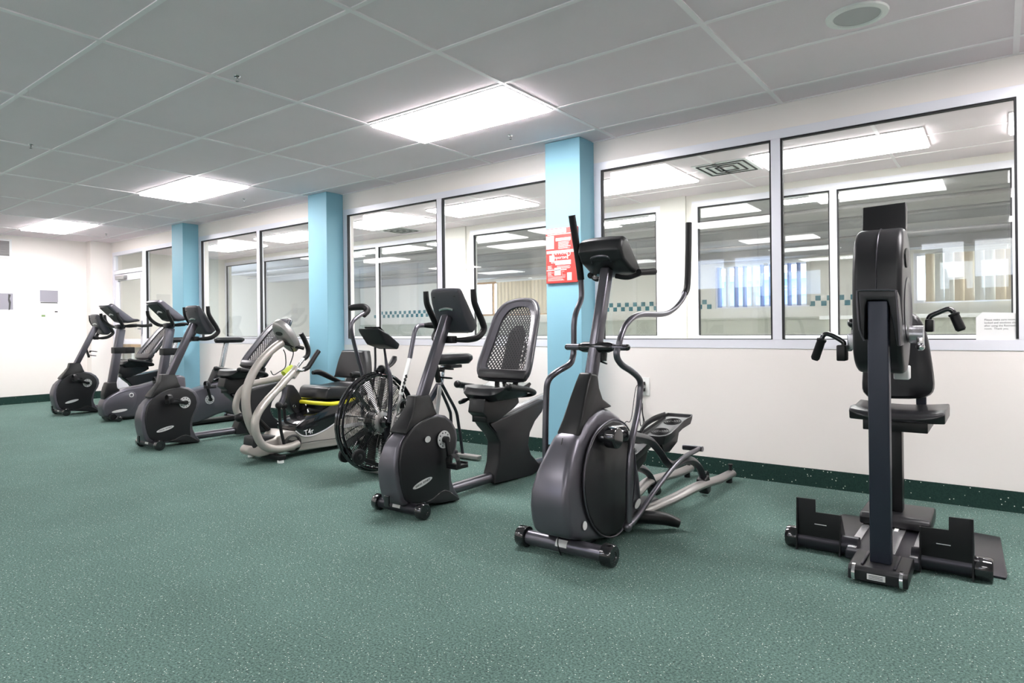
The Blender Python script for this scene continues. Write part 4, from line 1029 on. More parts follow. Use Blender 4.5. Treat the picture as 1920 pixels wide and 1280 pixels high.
    mb = MB(); mb.loft([[c0+nn*h+Vector((1, 0, 0))*(.08*math.cos(t))+ax*(.11*math.sin(t)) for t in [2*PI*i/24 for i in range(24)]] for h in (-.046, -.049)]); mb.build('screen', 'screen_black', co)
    mb = MB(); mb.tube(M.T([0, .05, .1], C7, [(350, 325), (420, 345), (520, 372)]), .015, 10); mb.build('console_arm', 'rubber', r)
    mb = MB(); mb.tube(M.T(.05, C7, [(365, 380), (380, 420), (380, 510), (330, 550), (290, 570), (270, 540)]), .004, 6); mb.tube(M.T(.05, C7, [(420, 360), (440, 410), (412, 500)]), .004, 6); mb.build('sensor_cable', 'rubber', r)
    # pedals and linkage
    pl = M.X(-.16, C7, [(395, 640), (440, 680), (480, 750), (532, 850), (500, 872), (450, 868), (405, 835), (380, 760)])
    mb = MB(); mb.prism(pl, -.20, -.10, smooth=2); mb.build('foot_plate', 'shroud_dark', r, .012)
    mb = MB(); mb.torus(Vector((-.098, *M.X(-.1, C7, [(447, 805)])[0])), (1, 0, 0), .012, .003, 16, 6); mb.build('plate_bolt', 'chrome', r)
    pl = [(y+.02-.30, z-.10) for y, z in pl]
    mb = MB(); mb.prism(pl, .05, .12, smooth=2)
    mb.bm.clear(); mb.tube(M.T([.12]*4, C7, [(375, 660), (370, 730), (345, 790), (335, 800)]), .022, 10, flat=1.); mb.build('pedal_strut', 'metal_grey', r)
    for x, P in ((.15, [(332, 800), (338, 900), (350, 1000), (372, 1090)]), (-.05, [(368, 800), (378, 900), (392, 990)])):
        mb = MB(); mb.tube(M.T(x, C7, P), .013, 8); mb.ball(M.T(x, C7, P[:1])[0], .03, 12); mb.build('link_rod', 'rubber', r)
    mb = MB(); mb.tube(M.T([-.17]*4, C7, [(40, 880), (110, 990), (180, 1070), (220, 1100)]), .020, 8); mb.ball(M.T(-.17, C7, [(36, 888)])[0], .04, 12); mb.build('link_rod', 'rubber', r)
    mb = MB(); mb.tube(M.T([-.10]*3, C7, [(150, 880), (230, 960), (300, 1030)]), .020, 8); mb.build('link_rod', 'rubber', r)
    # seat
    mb = MB(); mb.bx(-.12, .12, .45, .85, .30, .44); mb.build('seat_column', 'black_plastic', r, .01)
    mb = MB(); mb.prism([(.42, .455), (.44, .54), (.47, .562), (.66, .550), (.86, .565), (.90, .55), (.90, .455), (.70, .44)], -.20, .20); mb.build('seat', 'vinyl', r, .022, 4, 20)
    mb = MB(); mb.tube([(-.16, .75, .43), (-.25, .60, .425), (-.28, .46, .425), (-.24, .40, .425), (0, .385, .425), (.24, .40, .425), (.28, .46, .425), (.25, .60, .425), (.16, .75, .43)], .017, 12, 4); mb.build('yellow_bar', 'yellow', r)
    mb = MB(); q = M.T(-.1, C8, [(140, 745)])[0]; mb.ball(q, .028, 12, (1, 1.2, .7)); mb.build('swivel_knob', 'tape_green', r)
    # backrest
    b0, b1 = M.X(.21, C8, [(478, 565), (500, 365)])
    yb, zb = b0; yt, zt = b1
    out = [(-.225, .05), (-.20, 0), (.20, 0), (.225, .05), (.20, .55), (.165, .93), (.13, 1), (-.13, 1), (-.165, .93), (-.20, .55)]
    def P(u, v, o): return (u, yb+(yt-yb)*v+o+.0, zb+(zt-zb)*v)
    o3 = [(p.x, p.y) for p in catmull([(u, v, 0) for u, v in out], 2, True)]
    mb = MB(); mb.loft([[P(u*.9, .05+v*.9, -.03) for u, v in o3], [P(u, v, -.012) for u, v in o3], [P(u, v, .04) for u, v in o3], [P(u*.96, .02+v*.96, .06) for u, v in o3]]); mb.build('backrest', 'vinyl', r, .006)
    mb = MB(); mb.bar((0, .80, .48), (0, yb+.05, zb+.12), .08, .04); mb.cyl((-.12, yb-.02, zb-.06), (.12, yb-.02, zb-.06), .035, 16); mb.build('backrest_hinge', 'black_plastic', r, .004)
    al = M.T([-.27, -.27, -.26, -.2, -.12], C8, [(98, 522), (150, 520), (255, 570), (310, 590), (345, 592)])
    mb = MB(); mb.tube(al, [.018, .026, .022, .014, .012], 10); mb.build('armrest', 'rubber', r)
    mb = MB(); mb.tube([(-x, y, z) for x, y, z in al], [.018, .026, .022, .014, .012], 10); mb.build('armrest', 'rubber', r)
    return r
stepper()

# ---------------------------------------------------------------- air bike
def fan_bike():
    X0, Y0 = -3.53, -1.42; M = Mach(X0, Y0)
    r = thing('air_bike', 'black air resistance bike with a large caged fan wheel at the front', 'exercise bike', (X0, Y0, 0))
    zc = .395; R = .328; hw = .036
    mb = MB(); mb.torus((hw, 0, zc), (1, 0, 0), R, .008, 56, 8); mb.torus((-hw, 0, zc), (1, 0, 0), R, .008, 56, 8); mb.torus((hw*.3, 0, zc), (1, 0, 0), R+.012, .010, 56, 8); mb.torus((-hw*.3, 0, zc), (1, 0, 0), R+.012, .010, 56, 8)
    cage = mb.build('cage_rim', 'black_gloss', r)
    for s in (1, -1):
        mb = MB()
        for k in range(22):
            rr = .08+(R-.09)*k/21; x = s*(hw+.022*(1-(rr/R)**2)); mb.torus((x, 0, zc), (1, 0, 0), rr, .0019, 44, 4)
        mb.build('guard_wires', 'black_gloss', cage)
        mb = MB()
        for k in range(12):
            t = 2*PI*k/12+.13
            pts = []
            for q in (.07, .14, .21, .28, R):
                x = s*(hw+.024*(1-(q/R)**2)); tt = t+.18*(q/R); pts.append((x, math.cos(tt)*q, zc+math.sin(tt)*q))
            mb.tube(pts, .003, 6, 3)
        mb.build('guard_spokes', 'black_gloss', cage)
        mb = MB(); mb.lathe((s*hw, 0, zc), (s*(hw+.03), 0, zc), [(.078, 0), (.078, .5), (.06, .85), (.025, .9), (.02, 1)], 28); mb.build('hub_plate', 'metal_silver', cage)
    mb = MB()
    for k in range(14):
        t = 2*PI*k/14; d = Vector((0, math.cos(t), math.sin(t))); n = Vector((0, -d.z, d.y))
        c = Vector((0, 0, zc))
        mb.loft([[c+d*a+Vector((x, 0, 0))+n*(x*.2+o) for x, o in ((-.034, 0), (.034, 0), (.034, .002), (-.034, .002))] for a in (.10, .305)])
    mb.cyl((-.034, 0, zc), (.034, 0, zc), .075, 24); mb.build('fan_blades', 'black_plastic', cage)
    mb = MB(); mb.cyl((-.19, 0, zc), (.21, 0, zc), .012, 14); mb.lathe((.08, 0, zc), (.12, 0, zc), [(.045, 0), (.045, .6), (.03, 1)], 20); mb.build('wheel_axle', 'black_gloss', r)
    # wheels at the front
    for x, cp in ((-.04, (135, 1045)), (.115, (260, 1065))):
        w0 = M.T(x, C9, [cp])[0]
        mb = MB(); mb.lathe((x-.016, w0[1], w0[2]), (x+.016, w0[1], w0[2]), [(.04, 0), (.052, .2), (.052, .8), (.04, 1), (.02, .9), (.01, 1.1)], 24); mb.build('transport_wheel', 'rubber', r)
    mb = MB(); mb.cyl((-.05, w0[1]+.02, w0[2]-.005), (.12, w0[1], w0[2]), .007, 8); mb.bar((.085, w0[1], w0[2]), (.085, .05, .05), .015, .025); mb.build('wheel_bracket', 'black_plastic', r)
    # base frame
    mb = MB(); mb.bx(-.25, .25, .03, .085, .012, .042); mb.build('front_foot', 'metal_silver', r, .006)
    mb = MB(); mb.bx(-.25, .25, .80, .855, .012, .042); ff = mb.build('rear_foot', 'metal_silver', r, .006)
    mb = MB(); mb.tube([(0, .06, .045), (0, .36, .07), (0, .83, .045)], .022, 10); mb.bar((.10, .05, .04), (.10, .0, zc), .02, .04); mb.bar((-.10, .05, .04), (-.10, .0, zc), .02, .04); mb.build('main_beam', 'metal_dark', r)
    # rear frame: seat tube and stays
    mb = MB(); st = M.T(0, CN, [(210, 400), (165, 620)]); lowp = (0, st[1][1]-.05, .06)
    mb.bar(st[0], lowp, .04, .05); mb.build('seat_tube', 'metal_silver', r, .008)
    for x in (.07, -.04):
        P1 = M.T(x, CN, [(240, 395), (290, 490), (368, 640), (392, 760), (396, 1030)] if x > 0 else [(225, 440), (262, 520), (308, 630), (322, 700), (326, 1000)])
        P1[-1] = (P1[-1][0], .83, .04); 
        mb = MB(); mb.tube(P1, .0125, 10); mb.build('rear_stay', 'metal_dark', r)
    sp = M.T(0, CN, [(245, 225), (225, 400)])
    mb = MB(); mb.bar(sp[0], sp[1], .032, .04); mb.build('seat_post', 'alu_bright', r, .004)
    mb = MB()
    for k in range(5):
        t = (k+.5)/5; c = Vector(sp[0]).lerp(Vector(sp[1]), t); mb.cyl((c.x+.014, c.y, c.z), (c.x+.0175, c.y, c.z), .007, 10)
    mb.build('height_holes', 'ink', r)
    sc_ = M.T(0, CN, [(335, 155)])[0]; sy, sz = sc_[1]-.02, sc_[2]
    out = [(-.16, .03), (-.07, .05), (.02, .08), (.08, .13), (.12, .135), (.15, .09), (.155, 0)]
    ol = [(v, u) for u, v in out]+[(-v, u) for u, v in reversed(out[:-1])]
    mb = MB(); mb.loft([[(x*.75, sy+y*.92, sz-.045) for x, y in ol], [(x, sy+y, sz-.01) for x, y in ol], [(x*.98, sy+y, sz+.02) for x, y in ol], [(x*.7, sy+y*.93, sz+.04) for x, y in ol]]); mb.build('saddle', 'metal_grey' if 0 else 'vinyl', r, .008)
    mb = MB(); mb.bx(-.05, .06, sy-.06, sy+.07, sz-.075, sz-.05); mb.build('saddle_clamp', 'black_plastic', r, .004)
    # fork posts carrying the console
    p = M.T([.05, .05, .06, .10, .12, .12], CK, [(515, 590), (530, 700), (545, 800), (585, 930), (590, 1100), (590, 1260)])
    p.append((.125, 0.0, zc)); mb = MB(); mb.tube(p, [.008, .009, .012, .016, .016, .016, .016], 10); mb.build('console_post', 'metal_dark', r)
    p = M.T([-.10]*2, CK, [(405, 530), (400, 900)]); mb = MB(); mb.tube(p+[(-.11, 0, zc)], .008, 8); mb.build('console_post', 'metal_dark', r)
    # console slab seen from below
    q = M.X(0, CK, [(330, 400), (545, 560)])
    (ya, za), (yb, zb) = q
    mb = MB(); mb.loft([[(x, ya-.01, za+.03) for x in (-.11,)]+[(.11, ya-.01, za+.03), (.11, ya, za-.0), (-.11, ya, za-.0)], [(-.12, (ya+yb)/2, (za+zb)/2+.035), (.12, (ya+yb)/2, (za+zb)/2+.035), (.10, (ya+yb)/2-.02, (za+zb)/2-.04), (-.10, (ya+yb)/2-.02, (za+zb)/2-.04)], [(-.11, yb+.03, zb+.01), (.11, yb+.03, zb+.01), (.10, yb+.02, zb-.03), (-.10, yb+.02, zb-.03)]]); co = mb.build('console', 'shroud_dark', r, .012)
    mb = MB(); mb.bar((0, ya+.03, za+.035), (0, yb-.01, zb+.03), .16, .006); mb.build('screen', 'screen_black', co)
    # levers
    lv = M.T([-.20]*7, CK, [(275, 170), (215, 205), (150, 260), (118, 330), (140, 480), (200, 720), (255, 930)])
    e = lv[-1]; lv += [(-.18, e[1]*.35, zc+.2), (-.17, 0.02, zc)]
    mb = MB(); mb.tube(lv, .0145, 10, 4); a = mb.build('arm_lever', 'metal_grey', r)
    mb = MB(); g = lv[0]; mb.tube([(g[0]-.0, g[1]-.01, g[2]-.02), (g[0]+.0, g[1]+.03, g[2]+.02), (g[0]-.03, g[1]+.02, g[2]+.045), (g[0]-.10, g[1]+.0, g[2]+.045), (g[0]-.15, g[1]-.01, g[2]+.04)], [.02, .024, .025, .024, .022], 12); mb.build('hand_grip', 'rubber', a)
    rv = M.T([.20]*6, CK, [(985, 318), (925, 328), (885, 380), (860, 500), (820, 715), (770, 900)])
    mb = MB(); mb.tube(rv[:5], .0165, 12, 4); a = mb.build('arm_lever', 'metal_grey', r)
    mb = MB(); g = rv[0]; mb.tube([g, (g[0]+.04, g[1]+.03, g[2]), (g[0]+.14, g[1]+.03, g[2]-.005)], [.015, .022, .022], 12); mb.build('hand_grip', 'rubber', a)
    lo = M.T(.20, CK, [(820, 712), (770, 905), (712, 1150)])
    mb = MB(); mb.tube(lo, .0155, 12); mb.build('label_sleeve', 'white_plastic', r, label='white sleeve with black lettering on the lever')
    d = (Vector(lo[2])-Vector(lo[1])).normalized()
    mb = MB(); w = M.T(.216, CK, [(778, 930), (765, 970), (755, 1010), (742, 1060), (732, 1100)])
    for i, q in enumerate(w): mb.box(q, (.004, .016, .022), Matrix.Rotation(.25, 3, 'X'))
    mb.build('sleeve_lettering', 'ink', r)
    l2 = M.T([.20, .20, .19, .18], CK, [(712, 1150), (690, 1250), (675, 1290), (660, 1330)])
    b = M.T(.18, C9, [(610, 640), (585, 700), (572, 780), (562, 850)])
    mb = MB(); mb.tube([l2[0], l2[1]]+b, .013, 10); mb.build('lever_base', 'metal_silver', r)
    # foot peg / crank behind and paddle at the top of the cage
    mb = MB(); k = M.T([-.05]*4, CK, [(545, 830), (590, 790), (625, 740), (640, 690)]); mb.tube(k, [.018, .026, .030, .022], 10, flat=.5); mb.build('rear_paddle', 'rubber', r)
    mb = MB(); k = M.T([0]*3, CK, [(435, 880), (480, 850), (530, 875)]); mb.tube(k, [.02, .035, .02], 10); mb.build('cage_bracket', 'black_plastic', r)
    q = M.T(.19, C9, [(540, 865)])[0]
    mb = MB(); mb.bar((.13, .02, zc), (.155, q[1]+.18, .22), .014, .03); c = mb.build('crank_arm', 'black_plastic', r); 
    mb = MB(); mb.box((.20, q[1]+.18, .21), (.09, .09, .03)); mb.build('pedal', 'black_plastic', r, .005)
    mb = MB(); mb.cyl((.0, .34, .28), (.12, .34, .28), .05, 20); mb.bar((0, .34, .28), (0, .60, .10), .03, .05); mb.bar((0, .34, .28), (0, .05, .1), .03, .05); mb.bar((0, .34, .28), st[0], .03, .04); mb.build('drive_frame', 'metal_dark', r)
    return r
fan_bike()

# ---------------------------------------------------------------- arm ergometer
def ergometer():
    X0, Y0 = -.415, -1.5; M = Mach(X0, Y0)
    r = thing('arm_ergometer', 'black arm crank machine with padded seat, rightmost machine', 'arm ergometer', (X0, Y0, 0))
    # front foot box
    pc = M.Y(.0, G2, [(762, 640), (922, 640)]); pxc = (pc[0][0]+pc[1][0])/2; phw = (pc[1][0]-pc[0][0])/2
    mb = MB(); mb.prism([(-.085, .012), (-.085, .055), (-.07, .068), (.14, .068), (.16, .02)], pxc-.105, pxc+.105); fb = mb.build('front_base', 'shroud_dark', r, .005)
    mb = MB(); mb.bx(pxc-.062, pxc-.052, -.06, .12, .068, .076); mb.bx(pxc+.052, pxc+.062, -.06, .12, .068, .076); mb.build('base_ridge', 'metal_dark', fb, .002)
    mb = MB(); mb.bx(pxc-.036, pxc+.028, -.0875, -.085, .024, .046); lb = mb.build('serial_label', 'badge', fb)
    mb = MB()
    for k in range(3): mb.bx(pxc-.030, pxc+.02, -.0882, -.0875, .028+k*.006, .030+k*.006)
    mb.build('label_print', 'ink', lb)
    for s in (-1, 1):
        mb = MB(); mb.lathe((pxc+s*.083-.008, -.075, .042), (pxc+s*.083+.008, -.075, .042), [(.018, 0), (.034, .12), (.034, .88), (.018, 1)], 22); mb.build('front_wheel', 'chrome', fb)
    # post
    ztop = M.Y(0, G3, [(800, 15)])[0][1]
    mb = MB(); mb.bx(pxc-phw, pxc+phw, .0, .06, .066, ztop); mb.build('post', 'bracket_blue', r, .006)
    # deck running back to the seat, silver rails
    mb = MB(); mb.bx(-.14, .135, .14, .97, .02, .056); base = mb.build('base_deck', 'metal_dark', r, .004)
    for x0, x1 in ((-.136, -.103), (-.035, .045), (.098, .128)):
        mb = MB(); mb.bx(x0, x1, .17, .965, .056, .064); mb.build('silver_rail', 'alu_bright', base, .001)
    mb = MB(); mb.bx(.0, .018, .52, .57, .0645, .066); mb.build('rail_label', 'white_plastic', base)
    # seat carriage
    mb = MB(); mb.prism([(.56, .066), (.56, .105), (.58, .122), (.85, .122), (.87, .066)], -.15, .145); mb.build('seat_carriage', 'shroud_dark', r, .010)
    # roller tubes with foot plates
    ya = .235
    for s in (-1, 1):
        e = M.Y(ya-.03, G2, [(130, 500)])[0][0] if s < 0 else M.Y(ya-.03, G2, [(1690, 740)])[0][0]
        e2 = M.Y(ya-.03, G2, [(222, 500)])[0][0] if s < 0 else M.Y(ya-.03, G2, [(1540, 740)])[0][0]
        mb = MB(); mb.cyl((s*.10, ya, .047), (e2, ya, .047), .043, 24); t = mb.build('foot_tube', 'metal_dark', r)
        mb = MB(); mb.lathe((e2, ya, .047), (e, ya, .047), [(.045, 0), (.047, .1), (.047, .9), (.043, 1)], 12); mb.build('tube_end', 'black_gloss', t)
        P_ = [(220, 470), (218, 208), (355, 225), (357, 320), (540, 345), (545, 500)] if s < 0 else [(1140, 590), (1140, 428), (1355, 455), (1355, 355), (1535, 375), (1537, 640)]
        pl = M.Y(.20, G2, P_); pl[0] = (pl[0][0], .055); pl[-1] = (pl[-1][0], .055)
        if s > 0: pl[0] = (pl[1][0], .055)
        mb = MB(); mb.prism(pl, .20, .206, 'y'); fp = mb.build('foot_plate', 'rubber', r, .001)
        xo, xi = (pl[1][0], pl[4][0]) if s < 0 else (pl[4][0], pl[1][0]); zo, zi = (pl[1][1], pl[4][1]) if s < 0 else (pl[4][1], pl[1][1])
        for x, z in ((xo, zo), (xi, zi)):
            mb = MB(); mb.prism([(.180, .004), (.198, z), (.215, z), (.30, .07), (.29, .004)], x-.003, x+.003); mb.build('side_gusset', 'rubber', fp)
        xm_ = xi*.55+xo*.45
        mb = MB(); mb.bx(xm_-.025, xm_+.025, .1985, .2, .128, .131); mb.build('plate_slot', 'badge', fp)
    # wheelchair ramps: thin floor plates
    mb = MB(); mb.prism([(.15, .30), (.42, .29), (.425, .33), (.40, .90), (.29, .92), (.15, .88)], .002, .010, 'z'); mb.build('ramp_plate', 'metal_dark', r, .001)
    mb = MB(); mb.prism([(-.15, .33), (-.20, .33), (-.30, .86), (-.28, .90), (-.15, .90)], .002, .010, 'z'); mb.build('ramp_plate', 'metal_dark', r, .001)
    # crank housing: tall teardrop disc seen edge on
    prof = M.X(.09, G4, [(390, 232)])
    hz = [(.04, .93), (.03, 1.10), (.035, 1.25), (.06, 1.36), (.11, 1.435), (.18, 1.47), (.26, 1.465), (.33, 1.42), (.38, 1.33), (.40, 1.20), (.385, 1.08), (.33, .96), (.26, .88), (.20, .85), (.12, .86)]
    hz = [(y+.035, z-.02) for y, z in hz]
    mb = MB(); mb.prism([(p.x, p.y) for p in catmull([(y, z, 0) for y, z in hz], 3, True)], -.093, .093); hs = mb.build('crank_housing', 'shroud_dark', r, .024, 4, 22)
    mb = MB(); mb.tube([(-.0, y-(.002 if y < .2 else -.002), z+.001) for y, z in hz[1:8]], .003, 6, 4); mb.build('housing_seam', 'metal_dark', hs)
    # side discs with opening
    for s in (1, -1):
        mb = MB(); mb.lathe((s*.088, .265, 1.10), (s*.098, .265, 1.10), [(.14, 0), (.14, .8), (.125, 1), (.115, .6), (.0, .6)], 36); mb.build('side_disc', 'metal_dark', hs)
        mb = MB(); mb.prism([(.15, 1.33), (.20, 1.36), (.26, 1.35), (.24, 1.29), (.18, 1.28)], s*.095, s*.099, smooth=3); mb.build('side_opening', 'ink', hs)
    # front bracket (upside-down U in front of the housing)
    br = M.Y(-.01, G4, [(105, 690), (125, 672), (270, 668), (380, 672), (400, 720), (425, 1080), (398, 1085), (340, 780), (325, 745), (180, 745), (165, 790), (160, 1040), (125, 960)])
    mb = MB(); mb.prism(br, -.02, .11, 'y'); mb.build('front_bracket', 'shroud_dark', r, .008, 2, 25)
    mb = MB(); q = [(x, -.022, z) for x, z in M.Y(-.01, G4, [(160, 1040), (125, 960), (112, 800), (108, 700), (125, 678), (270, 674), (378, 678), (396, 720), (420, 1075)])]; mb.tube(q, .004, 6, 2); mb.build('bracket_edge', 'metal_grey', r)
    # display on top at the rear
    c = [onY(Y0+.42, *G4(p)) for p in ((150, 75), (452, 38), (470, 490))]
    x0, x1 = c[0].x-X0, c[2].x-X0; zt, zb = c[1].z, c[2].z
    mb = MB(); 
    mb.loft([[(x0, .40, zt-.005), (x1, .40, zt), (x1, .455, zt-.01), (x0, .455, zt-.015)], [(x0, .36, zb), (x1, .36, zb), (x1, .415, zb-.01), (x0, .415, zb-.01)]])
    d = mb.build('display', 'black_plastic', r, .005)
    mb = MB(); mb.loft([[(x0+.016, .398, zt-.03), (x1-.016, .398, zt-.03), (x1-.016, .404, zt-.03), (x0+.016, .404, zt-.03)], [(x0+.016, .362, zb+.02), (x1-.016, .362, zb+.02), (x1-.016, .366, zb+.02), (x0+.016, .366, zb+.02)]]); mb.build('display_back', 'ink', d)
    mb = MB(); mb.bar((0, .38, 1.40), (0, .34, 1.25), .05, .03); mb.build('display_stem', 'black_plastic', r)
    # crank shafts
    yc = .255
    sl = M.Y(yc, G3, [(560, 320), (1240, 330)]); zs = (sl[0][1]+sl[1][1])/2
    zs = M.Y(yc, G3, [(1160, 330)])[0][1]; zl = M.Y(yc, G3, [(640, 330)])[0][1]
    xR = M.Y(yc, G3, [(1240, 330)])[0][0]; xL = M.Y(yc, G3, [(560, 320)])[0][0]
    mb = MB(); mb.cyl((.10, yc, zs), (xR, yc, zs), .038, 20); mb.build('crank_shaft', 'alu_bright', r)
    mb = MB(); mb.cyl((xL+.01, yc, zl), (-.10, yc, zl), .038, 20); mb.build('crank_shaft', 'alu_bright', r)
    w = M.Y(yc-.02, G3, [(1215, 350), (1218, 440)])
    mb = MB(); mb.bar((w[0][0], yc-.045, w[0][1]), (w[1][0], yc-.045, w[1][1]), .026, .03); mb.ball((w[1][0], yc-.055, w[1][1]), .017, 12); mb.build('lock_lever', 'chrome', r, .004)
    w = M.Y(yc-.03, G3, [(582, 340), (585, 460)])
    mb = MB(); mb.bar((w[0][0], yc-.04, w[0][1]+.01), (w[1][0], yc-.04, w[1][1]-.005), .036, .03); mb.cyl((w[1][0]-.05, yc-.04, w[1][1]), (w[1][0], yc-.04, w[1][1]), .012, 12); mb.build('crank_arm', 'alu_bright', r, .006)
    mb = MB(); q = M.Y(yc, G3, [(590, 225)])[0]; mb.ball((q[0], yc-.02, q[1]), .022, 14); mb.tube([(q[0], yc-.02, q[1]), (q[0]+.01, yc, q[1]-.05)], .008, 8); mb.build('lock_knob', 'black_gloss', r)
    # handles
    def handle(blk, arm, grip):
        b0, b1 = M.Y(yc-.06, G3, blk)
        mb = MB(); mb.bx(min(b0[0], b1[0]), max(b0[0], b1[0]), yc-.10, yc-.03, min(b0[1], b1[1]), max(b0[1], b1[1])); h = mb.build('handle_block', 'black_plastic', r, .006)
        q = [(x, yc-.065, z) for x, z in M.Y(yc-.06, G3, arm)]
        mb = MB(); mb.tube(q, .0105, 12, 4); mb.build('handle_bar', 'black_gloss', h)
        q = [(x, yc-.065, z) for x, z in M.Y(yc-.06, G3, grip)]
        mb = MB(); mb.lathe(q[0], q[1], [(.014, 0), (.021, .04), (.021, .12), (.018, .16), (.019, .9), (.013, 1)], 18); mb.build('hand_grip', 'rubber', h)
    handle([(448, 425), (535, 572)], [(505, 430), (500, 400), (430, 355), (360, 325), (320, 335), (300, 375)], [(305, 365), (235, 565)])
    handle([(1258, 190), (1338, 305)], [(1285, 200), (1305, 160), (1380, 125), (1460, 95), (1505, 110), (1525, 140)], [(1515, 130), (1590, 295)])
    # seat
    ys = .74
    z0, z1 = M.Y(ys-.2, G3, [(1000, 1150)])[0][1], M.Y(ys-.2, G3, [(1000, 1020)])[0][1]
    xa = M.Y(ys-.2, G3, [(540, 1080)])[0][0]; xb = M.Y(ys-.2, G3, [(1435, 1100)])[0][0]; xm = (xa+xb)/2; hw = (xb-xa)/2
    rings = []
    for i in range(11):
        t = -1+2*i/10; x = xm+t*hw; k = math.sqrt(max(.30, 1-t**6)); dip = .016*(1-t*t)
        y0, y1 = ys-.2+.05*(1-k), ys+.2-.05*(1-k); zt = z1-dip; th = (z1-z0)*k
        rings.append([(x, y0, zt-th*.5), (x, y0+.012, zt-.01), (x, y0+.05, zt), (x, ys, zt-.006), (x, y1-.03, zt+.004), (x, y1, zt-th*.5), (x, y1-.02, z0+.004), (x, y0+.012, z0+.004)])
    mb = MB(); mb.loft(rings); mb.build('seat', 'vinyl', r, .014, 4)
    mb = MB(); mb.bx(xm-.14, xm+.13, ys-.16, ys+.16, z0-.045, z0+.006); mb.build('seat_bracket', 'black_plastic', r, .004)
    px = M.Y(ys, G2, [(985, 250)])[0][0]
    mb = MB(); mb.bx(px-.025, px+.022, ys-.08, ys+.0, .12, z0-.04); mb.bx(px-.055, px-.025, ys-.10, ys-.05, .12, .34); mb.build('seat_column', 'black_plastic', r, .005)
    mb = MB(); q = M.Y(ys, G3, [(1180, 960)])[0]; mb.bx(q[0]-.025, q[0]+.02, ys+.222, ys+.25, z0-.03, q[1]+.25); mb.bx(q[0]-.025, q[0]+.02, ys+.10, ys+.25, z0-.04, z0-.015); mb.build('back_upright', 'bracket_blue', r, .004)
    # backrest
    yb = ys+.17
    o = M.Y(yb, G3, [(668, 830), (672, 700), (690, 420), (740, 260), (820, 170), (930, 130), (1050, 118), (1130, 130), (1200, 175), (1262, 300), (1300, 480), (1335, 720), (1338, 830), (1300, 890), (1200, 922), (1000, 925), (760, 915), (700, 885)])
    o = [(p.x, p.y) for p in catmull([(a, b, 0) for a, b in o], 2, True)]; cx = sum(p[0] for p in o)/len(o); cz = sum(p[1] for p in o)/len(o)
    def ring(y, k): return [(cx+(a-cx)*k, y, cz+(b-cz)*(1-(1-k)*.6)) for a, b in o]
    mb = MB(); mb.loft([ring(yb-.022, .55), ring(yb-.022, .86), ring(yb-.01, .965), ring(yb+.01, 1), ring(yb+.035, .99), ring(yb+.04, .95)]); mb.build('backrest', 'vinyl', r)
    mb = MB(); q = M.Y(yc, G3, [(1020, 690)])[0]; mb.bx(q[0]-.03, q[0]+.03, yc+.05, yc+.12, q[1]-.03, q[1]+.03); mb.build('height_latch', 'badge', r, .006)
    return r
ergometer()

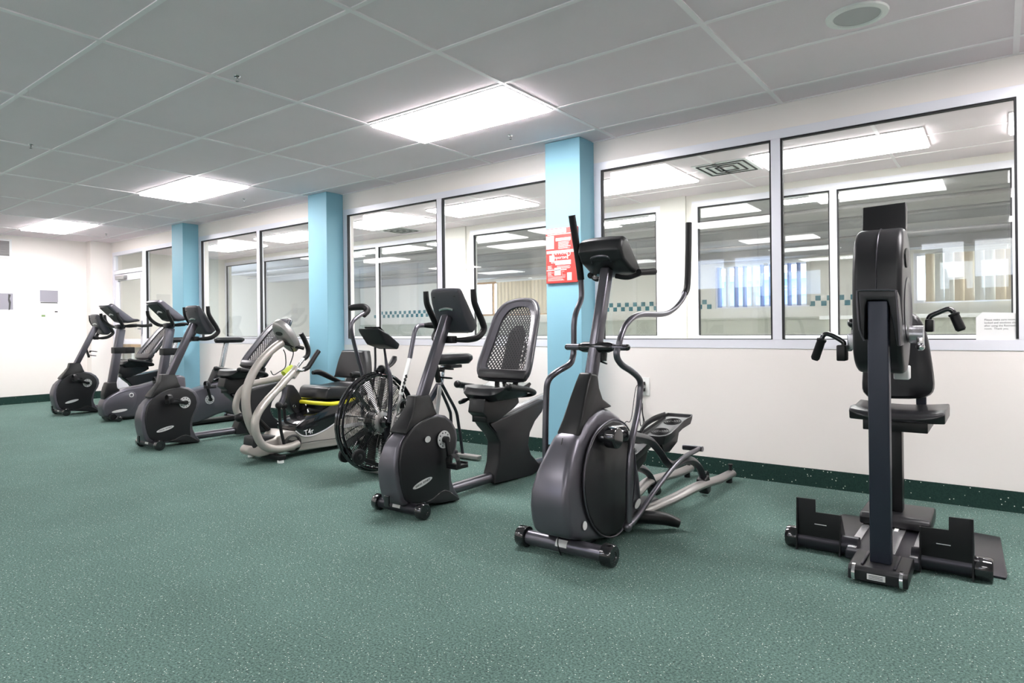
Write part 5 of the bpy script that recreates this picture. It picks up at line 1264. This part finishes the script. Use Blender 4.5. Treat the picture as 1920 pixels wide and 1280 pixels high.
# ---------------------------------------------------------------- small things seen through the glass
def far_props():
    r = thing('exercise_ball', 'blue and orange ball on the far side of the glass behind the arm ergometer', 'ball', (-1.36, 7.35, 1.19))
    m = MB(); m.lathe((0, 0, 0), (0, 0, .34), [(.17*math.sin(PI*i/16), .5-.5*math.cos(PI*i/16)) for i in range(17)], 28); m.build('ball_skin', 'ball_blue', r)
    m = MB(); m.lathe((.06, 0, .10), (.105, .0, .36), [(.14, 0), (.12, .4), (.085, .75), (.03, 1)], 24); m.build('orange_cap', 'orange', r)
    t = thing('counter', 'pale counter standing in the farthest room under the windows', 'counter', (-1.2, 7.35, 0))
    m = MB(); m.bx(-1.2, 1.6, -.25, .28, 1.13, 1.19); m.build('counter_top', 'white_paint', t, .004)
    m = MB(); m.bx(-1.15, 1.55, -.2, .25, 0, 1.13); m.build('cabinet', 'pool_green', t)
    m = MB(); m.bx(-6.4, -2.3, 12.0, 13.5, 0, 2.15); m.bx(-6.5, -2.2, 11.75, 13.6, 2.15, 2.3)  # block added outside so the blind gaps show blue, not bright sky
    for k in range(5): m.bx(-6.1+k*.75, -5.7+k*.75, 11.97, 12.05, .9, 1.75)
    struct('added_backdrop', m, 'backdrop_blue', label='added blue block covering the bright sky outside the middle far window')
far_props()
# ------------------------------------------------------------------ camera, sky, view
cam = bpy.data.cameras.new('camera'); co = bpy.data.objects.new('camera', cam); COL.objects.link(co)
co.location = CAM
f = AD; rgt = AR*math.cos(ROLL)+Vector((0, 0, 1))*0
up = Vector((0, 0, 1))
# image axes rolled: picture-right and picture-up in world
ir = AR*CR+up*(SR); iu = up*CR-AR*SR
Rm = Matrix((ir, iu, -AD)).transposed()
co.matrix_world = Matrix.Translation(CAM) @ Rm.to_4x4()
cam.sensor_fit = 'HORIZONTAL'; cam.sensor_width = 36; cam.lens = FPX/1920*36
cam.shift_y = -(640-V0)/1920; cam.clip_start = .05
bpy.context.scene.camera = co
w = bpy.data.worlds.new('sky'); bpy.context.scene.world = w; w.use_nodes = True
nt = w.node_tree; bg = nt.nodes['Background']
tc = nt.nodes.new('ShaderNodeTexCoord'); nz = nt.nodes.new('ShaderNodeTexNoise'); nz.inputs['Scale'].default_value = 3; nz.inputs['Detail'].default_value = 6
nt.links.new(tc.outputs['Generated'], nz.inputs['Vector'])
cr = nt.nodes.new('ShaderNodeValToRGB'); cr.color_ramp.elements[0].color = (.45, .62, 1, 1); cr.color_ramp.elements[1].color = (1, 1, 1, 1); cr.color_ramp.elements[0].position = .35; cr.color_ramp.elements[1].position = .6
nt.links.new(nz.outputs['Fac'], cr.inputs[0]); nt.links.new(cr.outputs[0], bg.inputs[0]); bg.inputs[1].default_value = 5
sc = bpy.context.scene
sc.view_settings.view_transform = 'Standard'; sc.view_settings.look = 'None'; sc.view_settings.exposure = .84; sc.view_settings.gamma = 1
sc.cycles.max_bounces = 14; sc.cycles.transparent_max_bounces = 24; sc.cycles.diffuse_bounces = 6; sc.cycles.glossy_bounces = 5
sc.cycles.sample_clamp_indirect = 6
sc.cycles.caustics_reflective = False
